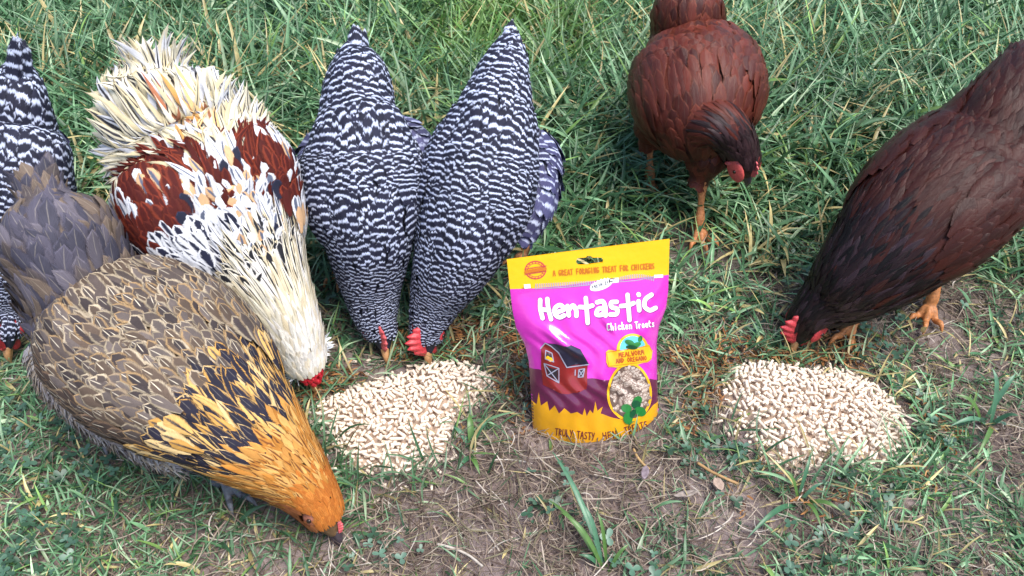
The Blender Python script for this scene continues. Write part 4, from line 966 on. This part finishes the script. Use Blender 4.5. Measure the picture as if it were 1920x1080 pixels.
leafp(a, 1180, 641, 9, 5, .3, 7); leafp(a, 1192, 646, 10, 5, -.4, 7.3); leafp(b, 1184, 650, 11, 4, .1, 7.6); leafp(a, 1200, 634, 4, 6, .3, 7.9)
a = Art(); write(a, 'TRULY TASTY', (1040, 812), (1115, 818), 11, 1.8, 3.5); write(a, 'TREATS', (1172, 808), (1216, 796), 11, 1.8, 3.5); write(a, 'HEN', (1130, 816), (1158, 812), 10, 1.8, 3.5)
a.build('base_lettering', M_DKR, bag)
# ------------------------------------------------------------------ turf, straw, pellets
M_GRASS = attr_mat('grass_blade', .42, .35, 120, trans=.22, spec=.6)
M_STRAW = attr_mat('dry_straw', .7, .4, 200, trans=.05, spec=.3)
bag_foot = [tuple(p[:2]) for p in [bag_o-bx*.075-bn0*-.035, bag_o+bx*.075-bn0*-.035, bag_o+bx*.075-bn0*.03, bag_o-bx*.075-bn0*.03]]
PA = [(565, 772), (600, 745), (650, 722), (715, 700), (760, 690), (800, 676), (850, 674), (895, 680), (930, 700), (935, 730), (905, 755), (880, 775), (860, 800), (845, 850), (800, 880), (745, 893), (690, 890), (650, 872), (628, 840), (610, 805)]
PB = [(1345, 715), (1370, 690), (1400, 680), (1450, 680), (1510, 686), (1560, 682), (1610, 694), (1650, 715), (1680, 740), (1700, 780), (1710, 810), (1700, 845), (1680, 862), (1640, 868), (1560, 874), (1500, 880), (1460, 888), (1425, 860), (1405, 825), (1370, 780), (1350, 750)]
def gpoly(P): return [tuple(at(x, y, .006)[0][:2]) for x, y in P]
GA, GB = gpoly(PA), gpoly(PB)
def pdist(x, y, P):                                            # signed distance, + inside
    P = A_(P); d = np.full(np.shape(x), 1e9)
    for i in range(len(P)):
        a, b = P[i], P[(i+1) % len(P)]; ab = b-a; t = np.clip(((x-a[0])*ab[0]+(y-a[1])*ab[1])/(ab@ab), 0, 1)
        d = np.minimum(d, np.hypot(x-a[0]-t*ab[0], y-a[1]-t*ab[1]))
    return np.where(inpoly(x, y, [tuple(p) for p in P]), d, -d)
def pix(x, y): return proj(np.stack([x, y, np.zeros_like(x)], -1))
def green(x, y):
    """how green the turf is, 0..1, by place"""
    px, py = pix(x, y)
    far = np.clip((y-.98)/.28, 0, 1)
    n = vnoise(x, y, 9, 5)*.6+vnoise(x, y, 24, 6)*.4
    g = far+(1-far)*np.clip((n-.43)*3.4, 0, 1)*.85
    lf = np.clip((-.12-x)/.2, 0, 1)*np.clip((.95-y)/.2, 0, 1); g = np.maximum(g, lf*np.clip(.5+n*.7, 0, 1))         # lower left greener
    rt = np.clip((x-.28)/.15, 0, 1)*np.clip((.9-y)/.25, 0, 1); g = np.maximum(g, rt*np.clip((n-.22)*2.6, 0, 1)*.95)
    bare = np.exp(-(((x-.06)/.12)**2+((y-.56)/.10)**2)); g = g*(1-.9*bare)
    return np.clip(g, 0, 1)
FEET = [tuple(at(a_, b_, 0)[0][:2]) for a_, b_ in ((1312, 450), (1217, 368), (1745, 592))]
def sampler(dens, x0=-1.35, x1=1.35, y0=.12, y1=2.75, pilelim=-.004, fk=.8):
    def f(n, rng):
        X = rng.uniform(x0, x1, n); Y = rng.uniform(y0, y1, n)
        vis = np.abs(X) < (.70*Y+.22)
        p = dens(X, Y)*vis*(1-np.clip((Y-1.7)/2.5, 0, .5))
        k = (rng.random(n) < p) & (pdist(X, Y, GA) < pilelim) & (pdist(X, Y, GB) < pilelim) & ~inpoly(X, Y, bag_foot)
        for fx_, fy_ in FEET: k &= ~((np.hypot(X-fx_, (Y-fy_)*.8+.02) < (.07 if fx_ < .4 else .035)) & (rng.random(n) < fk))
        return X[k], Y[k]
    return f
def gcol(x, y, rng):
    n = len(x); c = pick(rng, n, [lin(70, 110, 78), lin(92, 132, 100), lin(114, 152, 122), lin(56, 94, 66), lin(150, 176, 148), lin(112, 148, 86)], [4, 4, 2.4, 3, 1, 1])
    s_ = np.clip(vnoise(x, y, 4, 9)*1.3-.35, 0, 1)[:, None]; yel = A_(lin(108, 146, 62)); top = (np.exp(-((x+.02)/.14)**2)*np.clip((y-1.35)/.2, 0, 1))[:, None]*.7
    c = c*(1-top)+yel*top; dry = (rng.random(n) < .04+.30*np.clip((vnoise(x, y, 10, 63)-.6)*4, 0, 1)+.15*(1-green(x, y)))[:, None]; c = np.where(dry, A_(lin(168, 158, 116)), c)
    return jitc(rng, c, .32)*A_([1.24, 1.17, 1.02])*(.72+.6*vnoise(x, y, 7, 61))[:, None]*(.85+.4*vnoise(x, y, 28, 62))[:, None]
def scol(x, y, rng):
    n = len(x); c = pick(rng, n, [lin(150, 134, 118), lin(124, 108, 96), lin(172, 158, 142), lin(102, 86, 76), lin(84, 68, 60), lin(196, 186, 174), lin(116, 110, 86)], [4, 4, 2, 3, 2, .8, 2])
    return jitc(rng, c, .2)
r5 = np.random.default_rng(55)
Lg = lambda x, y, r: np.clip(.035+.11*np.clip((y-.8)/.5, 0, 1), 0, 1)*r.uniform(.55, 1.35, len(x))
Wg = lambda x, y, r: (.0024+.0028*np.clip((y-.7)/.5, 0, 1))*np.clip(r.lognormal(-.15, .4, len(x)), .35, 2.2)
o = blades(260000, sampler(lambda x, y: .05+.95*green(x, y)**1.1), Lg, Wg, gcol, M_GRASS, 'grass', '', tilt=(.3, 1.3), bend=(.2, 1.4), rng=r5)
tag(o, 'green grass, thick behind the birds and thin and patchy in front', 'grass', kind='stuff')
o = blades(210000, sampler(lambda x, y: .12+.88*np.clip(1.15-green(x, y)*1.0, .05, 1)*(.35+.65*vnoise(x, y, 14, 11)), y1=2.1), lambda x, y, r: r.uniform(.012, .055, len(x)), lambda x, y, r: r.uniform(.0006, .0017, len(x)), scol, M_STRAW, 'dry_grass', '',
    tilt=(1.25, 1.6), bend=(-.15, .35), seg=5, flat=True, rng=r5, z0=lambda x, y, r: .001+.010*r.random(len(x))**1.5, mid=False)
tag(o, 'matted dry grass clippings and thatch lying on the soil', 'dry grass', kind='stuff')
o = blades(3000, sampler(lambda x, y: np.exp(-((x+.06)/.16)**2)*np.clip((y-1.3)/.2, 0, 1), y0=1.2, y1=2.3), lambda x, y, r: r.uniform(.09, .17, len(x)), lambda x, y, r: r.uniform(.002, .006, len(x)),
    lambda x, y, r: jitc(r, pick(r, len(x), [lin(112, 156, 70), lin(132, 168, 84), lin(92, 140, 66)]), .2), M_GRASS, 'grass', '', tilt=(.0, .45), bend=(.2, 1.0), rng=r5)
tag(o, 'taller yellow green upright grass growing behind the two middle barred hens', 'grass', kind='stuff')
# crumbs of soil
def crumbs():
    r = np.random.default_rng(88); X, Y = sampler(lambda x, y: np.clip(1.1-green(x, y), .05, 1)*(.2+.8*vnoise(x, y, 18, 41)), y1=1.5)(60000, r); n = len(X); s_ = r.gamma(2.2, .0007, n).clip(.0006, .0045)
    O = A_([[1, 0, 0], [0, 1, 0], [-1, 0, 0], [0, -1, 0], [0, 0, 1], [0, 0, -1]], float); V = (O[None]*r.uniform(.6, 1.2, (n, 6, 1))+r.normal(0, .18, (n, 6, 3)))*s_[:, None, None]
    V = V+np.stack([X, Y, hgt(X, Y)+s_*.3], -1)[:, None]; q = A_([[0, 1, 4], [1, 2, 4], [2, 3, 4], [3, 0, 4], [1, 0, 5], [2, 1, 5], [3, 2, 5], [0, 3, 5]])
    c = jitc(r, pick(r, n, [lin(120, 100, 90), lin(92, 74, 66), lin(142, 124, 114), lin(168, 152, 140)], [4, 4, 2, .6]), .2)
    return mesh_np('soil_crumbs', V.reshape(-1, 3), (np.arange(n)[:, None, None]*6+q[None]).reshape(-1, 3), M_STRAW, None, {'ca': np.repeat(c, 6, 0)}, smooth=False)
tag(crumbs(), 'crumbs and grit of dry soil on the bare ground', 'soil crumbs', kind='stuff')
# a few blades through the pellet edges
o = blades(220, lambda n, r: (lambda X, Y: (X[(np.abs(pdist(X, Y, GA)+.01) < .022) | (np.abs(pdist(X, Y, GB)+.01) < .022)], Y[(np.abs(pdist(X, Y, GA)+.01) < .022) | (np.abs(pdist(X, Y, GB)+.01) < .022)]))(r.uniform(-.35, .6, n*12), r.uniform(.5, .85, n*12)),
    lambda x, y, r: r.uniform(.03, .065, len(x)), lambda x, y, r: r.uniform(.0016, .0035, len(x)), gcol, M_GRASS, 'grass', '', tilt=(.3, 1.2), bend=(.2, 1.0), rng=r5, z0=.004)
tag(o, 'thin green grass blades poking out round the rims of the pellet piles', 'grass', kind='stuff')
# clover
def clover():
    r = np.random.default_rng(77); n = 9000; X = r.uniform(-.9, .95, n); Y = r.uniform(.42, 1.15, n)
    d = np.clip((vnoise(X, Y, 11, 21)-.5)*4, 0, 1); k = (r.random(n) < d*.55) & (pdist(X, Y, GA) < -.01) & (pdist(X, Y, GB) < -.008) & ~inpoly(X, Y, bag_foot); X, Y = X[k], Y[k]; n = len(X)
    V, F, C, off = [], [], [], 0; z = hgt(X, Y)+r.uniform(.004, .02, n); R = r.uniform(.0022, .0048, n)
    col = jitc(r, pick(r, n, [lin(66, 102, 78), lin(84, 120, 98), lin(104, 138, 118), lin(56, 86, 62)]), .2)
    th = np.linspace(0, 2*np.pi, 10, endpoint=False)
    for i in range(n):
        a0 = r.uniform(0, 6.28); tl = r.normal(0, .25, 2)
        for k3 in range(3):
            a = a0+k3*2.094+r.normal(0, .15); c = A_([math.cos(a), math.sin(a)])
            l = R[i]*(1+np.cos(th))*.95; w = R[i]*.72*np.sin(th)*(1+.25*np.cos(th)); x = l*c[0]-w*c[1]; y = l*c[1]+w*c[0]
            zz = z[i]+x*tl[0]+y*tl[1]+.12*np.abs(w)+l*.15
            P = np.stack([X[i]+x, Y[i]+y, zz], -1); P = np.concatenate([P, [[X[i]+R[i]*c[0], Y[i]+R[i]*c[1], z[i]+R[i]*c[0]*tl[0]+R[i]*c[1]*tl[1]+R[i]*.1]]]); V.append(P); q = np.arange(10)
            F.append(np.stack([q+off, (q+1) % 10+off, np.full(10, off+10)], -1)); C.append(np.tile(col[i], (11, 1))); off += 11
    return mesh_np('clover', np.concatenate(V), np.concatenate(F), M_GRASS, None, {'ca': np.concatenate(C)})
tag(clover(), 'low clover and round leaved weeds scattered over the thin turf', 'clover', kind='stuff')
# amber mealworm husks round the piles
def worms(n, r, cf):
    X = r.uniform(-.4, .62, n); Y = r.uniform(.5, .95, n); dA = pdist(X, Y, GA); dB = pdist(X, Y, GB); d = np.maximum(dA, dB)
    k = (d < -.0) & (d > -.075) & (r.random(n) < np.clip((vnoise(X, Y, 22, 31)-.46)*5, 0, 1)*(.25+.75*((proj(np.stack([X, Y, 0*X], -1))[1] < 770)))) & ~inpoly(X, Y, bag_foot); return X[k], Y[k]
o = blades(26000, lambda n, r: worms(n, r, 0), lambda x, y, r: r.uniform(.006, .016, len(x)), lambda x, y, r: r.uniform(.0015, .0026, len(x)),
    lambda x, y, r: jitc(r, pick(r, len(x), [lin(158, 108, 62), lin(126, 82, 48), lin(178, 136, 88), lin(98, 62, 42)]), .2), M_STRAW, 'mealworm_husks', '', tilt=(1.2, 1.6), bend=(-.3, .4), seg=4, flat=True, rng=r5, z0=lambda x, y, r: .003+.010*r.random(len(x)), mid=False)
tag(o, 'amber shreds of dried mealworm husk strewn round the pellet piles', 'mealworm husks', kind='stuff')
# ---- pellets
def capsule(P, D, L, R, nu=9):
    """array of little cut cylinders; returns V,F4 stacked per pellet"""
    n = len(P); D = nrm(D); h = np.where(np.abs(D[:, 2:3]) < .9, A_([[0, 0, 1.]]), A_([[1., 0, 0]])); S = nrm(np.cross(D, h)); U = np.cross(S, D)
    th = np.linspace(0, 2*np.pi, nu, endpoint=False); xs = A_([-1, -1, -.96, -.2, .96, 1, 1]); rr = A_([.0, .86, 1, 1.03, 1, .86, .0])
    V = P[:, None, None]+D[:, None, None]*(L[:, None]*xs/2)[..., None, None]+(S[:, None, None]*np.cos(th)[None, None, :, None]+U[:, None, None]*np.sin(th)[None, None, :, None])*(R[:, None]*rr)[..., None, None]
    i = np.arange(6)[:, None]*nu+np.arange(nu); j = np.arange(6)[:, None]*nu+(np.arange(nu)+1) % nu; F = np.stack([i, j, j+nu, i+nu], -1).reshape(-1, 4)
    return V.reshape(n, -1, 3), F
M_PEL = flat_mat('feed_pellet', lin(238, 220, 200), .75, .3, 600, bump=.5, spec=.25)
M_CORE_SHADE = flat_mat('shaded_pellet_core', lin(212, 186, 164), .9, .5, 500, bump=.5)  # heap core coloured darker than the pellets, painting in the shade between them
def heap(GP, hmax):
    def f(x, y): return hmax*np.clip(pdist(x, y, GP)/.045, 0, 1)**.75+hgt(x, y)+.002
    return f
def pile(GP, hmax, seed, where, grp):
    r = np.random.default_rng(seed); f = heap(GP, hmax); P = A_(GP); x0, y0 = P.min(0)-.05; x1, y1 = P.max(0)+.05
    segs = []; acc = []
    for lay in range(3):
        A0 = np.zeros((0, 5, 2)); n_ = int((x1-x0)*(y1-y0)*(140000 if lay else 60000))
        X = r.uniform(x0, x1, n_); Y = r.uniform(y0, y1, n_); d = pdist(X, Y, GP)+.012*(vnoise(X, Y, 30, seed)-.5)
        lim = (0, .006, .018)[lay]; k = (d > lim) if lay else ((d > 0) | ((d > -.04) & (r.random(n_) < .09*np.exp(d/.016))))
        X, Y, d = X[k], Y[k], d[k]; n_ = len(X); az = r.uniform(0, 2*np.pi, n_); L = np.clip(r.normal(.0092, .0034, n_), .0035, .018)
        s5 = np.linspace(-.5, .5, 5); Q = np.stack([X[:, None]+np.cos(az)[:, None]*L[:, None]*s5, Y[:, None]+np.sin(az)[:, None]*L[:, None]*s5], -1)
        buf = np.full((n_, 5, 2), 9.); m_ = 0; cen = np.full((n_, 2), 9.)
        for i in range(n_):
            nb = np.where((np.abs(cen[:m_, 0]-X[i]) < .018) & (np.abs(cen[:m_, 1]-Y[i]) < .018))[0]
            if len(nb):
                dd = Q[i][None, :, None]-buf[nb][:, None]; 
                if (dd**2).sum(-1).min() < (.0033 if lay < 2 else .0035)**2: continue
            buf[m_] = Q[i]; cen[m_] = (X[i], Y[i]); m_ += 1; acc.append((X[i], Y[i], d[i], lay, az[i], L[i]))
    acc = A_(acc); X, Y, d, lev, az, L = acc.T; n = len(X)
    Z = f(X, Y)+np.where(d > 0, (lev-1.0)*.0030, 0)+.001+r.uniform(-.0006, .0006, n)
    el = r.normal(0, .13, n)+np.where(lev == 2, r.normal(0, .1, n), 0); D = np.stack([np.cos(az)*np.cos(el), np.sin(az)*np.cos(el), np.sin(el)], -1)
    R = r.uniform(.0016, .0020, n); C = np.stack([X, Y, Z+.001], -1)
    # the 300 that show largest (150 in each pile) are things of their own; the rest one mass
    px, py = proj(C); score = (lev == 2)*1.0*(d > 0)+(d <= 0)*.9+L*40; ids = np.argsort(-score)[:150]; m = np.zeros(n, bool); m[ids] = True
    V, F = capsule(C, D, L, R); nv = V.shape[1]
    Vr = V[~m]; Fr = (np.arange(len(Vr))[:, None, None]*nv+F[None]).reshape(-1, 4)
    # solid core of the heap beneath
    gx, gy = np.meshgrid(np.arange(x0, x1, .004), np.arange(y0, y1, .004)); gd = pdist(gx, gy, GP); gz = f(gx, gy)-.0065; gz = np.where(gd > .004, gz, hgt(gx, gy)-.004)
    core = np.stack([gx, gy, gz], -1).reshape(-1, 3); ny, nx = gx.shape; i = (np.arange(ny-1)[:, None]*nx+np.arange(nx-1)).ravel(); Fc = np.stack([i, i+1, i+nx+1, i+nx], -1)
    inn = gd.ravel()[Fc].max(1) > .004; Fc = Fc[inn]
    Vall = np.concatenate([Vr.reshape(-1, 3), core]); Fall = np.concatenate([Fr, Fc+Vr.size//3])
    o = mesh_np('pellet_pile', Vall, Fall, M_PEL, None, smooth=False); o.data.materials.append(M_CORE_SHADE); mi = np.zeros(len(Fall), np.int32); mi[len(Fr):] = 1; o.data.polygons.foreach_set('material_index', mi); tag(o, 'the mass of short cream feed pellets heaped '+where, 'feed pellets', kind='stuff')
    for q in np.where(m)[0]:
        p = mesh_np('feed_pellet', V[q], F, M_PEL, None, origin=C[q], smooth=False); tag(p, 'single short cream feed pellet lying in the pile '+where, 'feed pellet', grp)
    return n
n1 = pile(GA, .016, 1, 'left of the pouch', 'feed pellets in the left pile')
n2 = pile(GB, .018, 2, 'right of the pouch', 'feed pellets in the right pile')
print('pellets', n1, n2)
# ---- individual plants, leaves and twigs
def tuft(px, py, specs, label, name='grass_tuft'):
    p, _ = at(px, py, 0); c, tip = [], []
    st = empty(name, (p[0], p[1], hgt(p[0], p[1]))); tag(st, label, 'grass tuft', 'broad grass tufts in the foreground')
    for (tx, ty, tz, w) in specs:
        q, _ = at(tx, ty, tz); a = A_([p[0], p[1], 0.]); v = np.linspace(0, 1, 10)[:, None]
        a = a+A_([RNG.normal(0, .003), RNG.normal(0, .003), 0]); P = a+(q-a)*v; P[:, 2] += .02*np.sin(v[:, 0]*np.pi)*min(1, np.linalg.norm(q-a)/.08)
        T = nrm(np.gradient(P, axis=0)); S = nrm(np.cross(T, [0, -.3, 1])); Nn = np.cross(S, T); pr = np.interp(v[:, 0], [0, .2, .5, .8, 1], [.5, .9, 1, .6, .03])*w/2
        V = np.stack([P-S*pr[:, None], P-Nn*pr[:, None]*.4, P+S*pr[:, None]], 1).reshape(-1, 3); i = (np.arange(9)[:, None]*3+np.arange(2)).ravel(); F = np.stack([i, i+1, i+4, i+3], -1)
        col = A_(pick(RNG, 1, [lin(70, 120, 84), lin(88, 136, 104), lin(92, 130, 64)])[0])
        o = mesh_np('blade', V, F, M_GRASS, st, {'ca': np.tile(col, (len(V), 1))}, origin=st.location)
tuft(1135, 1068, [(1035, 845, .05, .006), (1025, 935, .03, .005), (1090, 940, .06, .005), (1050, 960, .05, .005), (1120, 960, .06, .004), (1085, 1040, .02, .005), (1180, 1020, .03, .004)], 'tall broad bladed grass tuft in the bare soil below the pouch')
tuft(1165, 822, [(1162, 718, .06, .003), (1155, 755, .045, .0035), (1168, 775, .03, .004), (1145, 790, .03, .004), (1190, 790, .03, .003)], 'thin grass tuft standing right against the front of the pouch')
tuft(1500, 945, [(1400, 1010, .02, .006), (1520, 850, .04, .004), (1545, 905, .03, .004), (1470, 880, .04, .004), (1580, 960, .02, .005), (1540, 990, .02, .005)], 'grass tuft below the right pellet pile')
tuft(1850, 800, [(1790, 740, .04, .006), (1905, 700, .06, .006), (1860, 690, .07, .006), (1780, 800, .02, .006), (1910, 780, .04, .006), (1830, 860, .02, .006)], 'lush grass tuft right of the right pellet pile')
tuft(885, 850, [(880, 775, .03, .008), (915, 790, .03, .006), (850, 800, .02, .006), (900, 890, .01, .006), (860, 880, .01, .006)], 'short weedy grass tuft at the lower right rim of the left pile')
def leaf(px, py, L, w, az, col, label, curl=.25):
    p, _ = at(px, py, .012); v = np.linspace(0, 1, 9); u = np.linspace(-1, 1, 5); U, V_ = np.meshgrid(u, v); pr = np.sin(np.pi*np.clip(V_*.96+.02, 0, 1))**.8*w/2
    x = (V_-.5)*L; y = U*pr; z = .016+curl*np.abs(U)*pr+curl*.3*L*(V_-.5)**2*2+.001*np.sin(V_*14+U*3)
    c, s_ = math.cos(az), math.sin(az); P = np.stack([p[0]+x*c-y*s_, p[1]+x*s_+y*c, hgt(p[0], p[1])+z], -1).reshape(-1, 3)
    i = (np.arange(8)[:, None]*5+np.arange(4)).ravel(); F = np.stack([i, i+1, i+6, i+5], -1); m = flat_mat('dead_leaf', col, .7, .5, 160, bump=.6)
    o = mesh_np('dead_leaf', P, F, m, None, origin=(p[0], p[1], .01)); tag(o, label, 'leaf', 'dead leaves on the ground')
    md = o.modifiers.new('t', 'SOLIDIFY'); md.thickness = .0004
leaf(222, 386, .045, .026, .3, lin(150, 92, 98), 'dull reddish fallen leaf on the ground left of the rooster')
leaf(1208, 895, .020, .009, 1.3, lin(132, 118, 126), 'small grey violet leaf flake on the soil below the pouch')
leaf(1345, 915, .018, .012, 1.9, lin(178, 154, 138), 'small pale pink leaf fragment left below the right pile')
leaf(1285, 935, .03, .008, .2, lin(150, 138, 130), 'narrow grey dead leaf on the soil below the pouch')
leaf(540, 55, .05, .02, .9, lin(130, 84, 54), 'brown dead leaf among the grass behind the rooster')
def twig(pts, r, col, label, name='straw_stem', cat='straw'):
    P = A_([at(x, y, z)[0] for x, y, z in pts]); V, F, F3 = rod(P, np.full(len(P), r)).tube(0, 8, 30)
    o = mesh_np(name, V, [F, F3], flat_mat(name, col, .7, .5, 200, bump=.5), None, origin=tuple(P[0])); tag(o, label, cat, 'loose stems on the soil')
twig([(1188, 842, .016), (1196, 858, .018), (1206, 870, .017), (1218, 880, .015)], .0016, lin(178, 146, 98), 'short thick golden straw stem on the soil just below the pouch')
twig([(1308, 868, .016), (1335, 885, .018), (1358, 896, .02), (1385, 908, .016)], .0018, lin(172, 136, 90), 'long knobbly golden stem lying below left of the right pile')
twig([(820, 1020, .014), (850, 1028, .016), (880, 1042, .014), (905, 1062, .012)], .0014, lin(190, 180, 168), 'pale bleached twig on the ground at the bottom of the picture')
twig([(1640, 812, .03), (1672, 770, .028), (1720, 790, .02)], .0012, lin(204, 190, 170), 'pale bent straw at the right rim of the right pile')
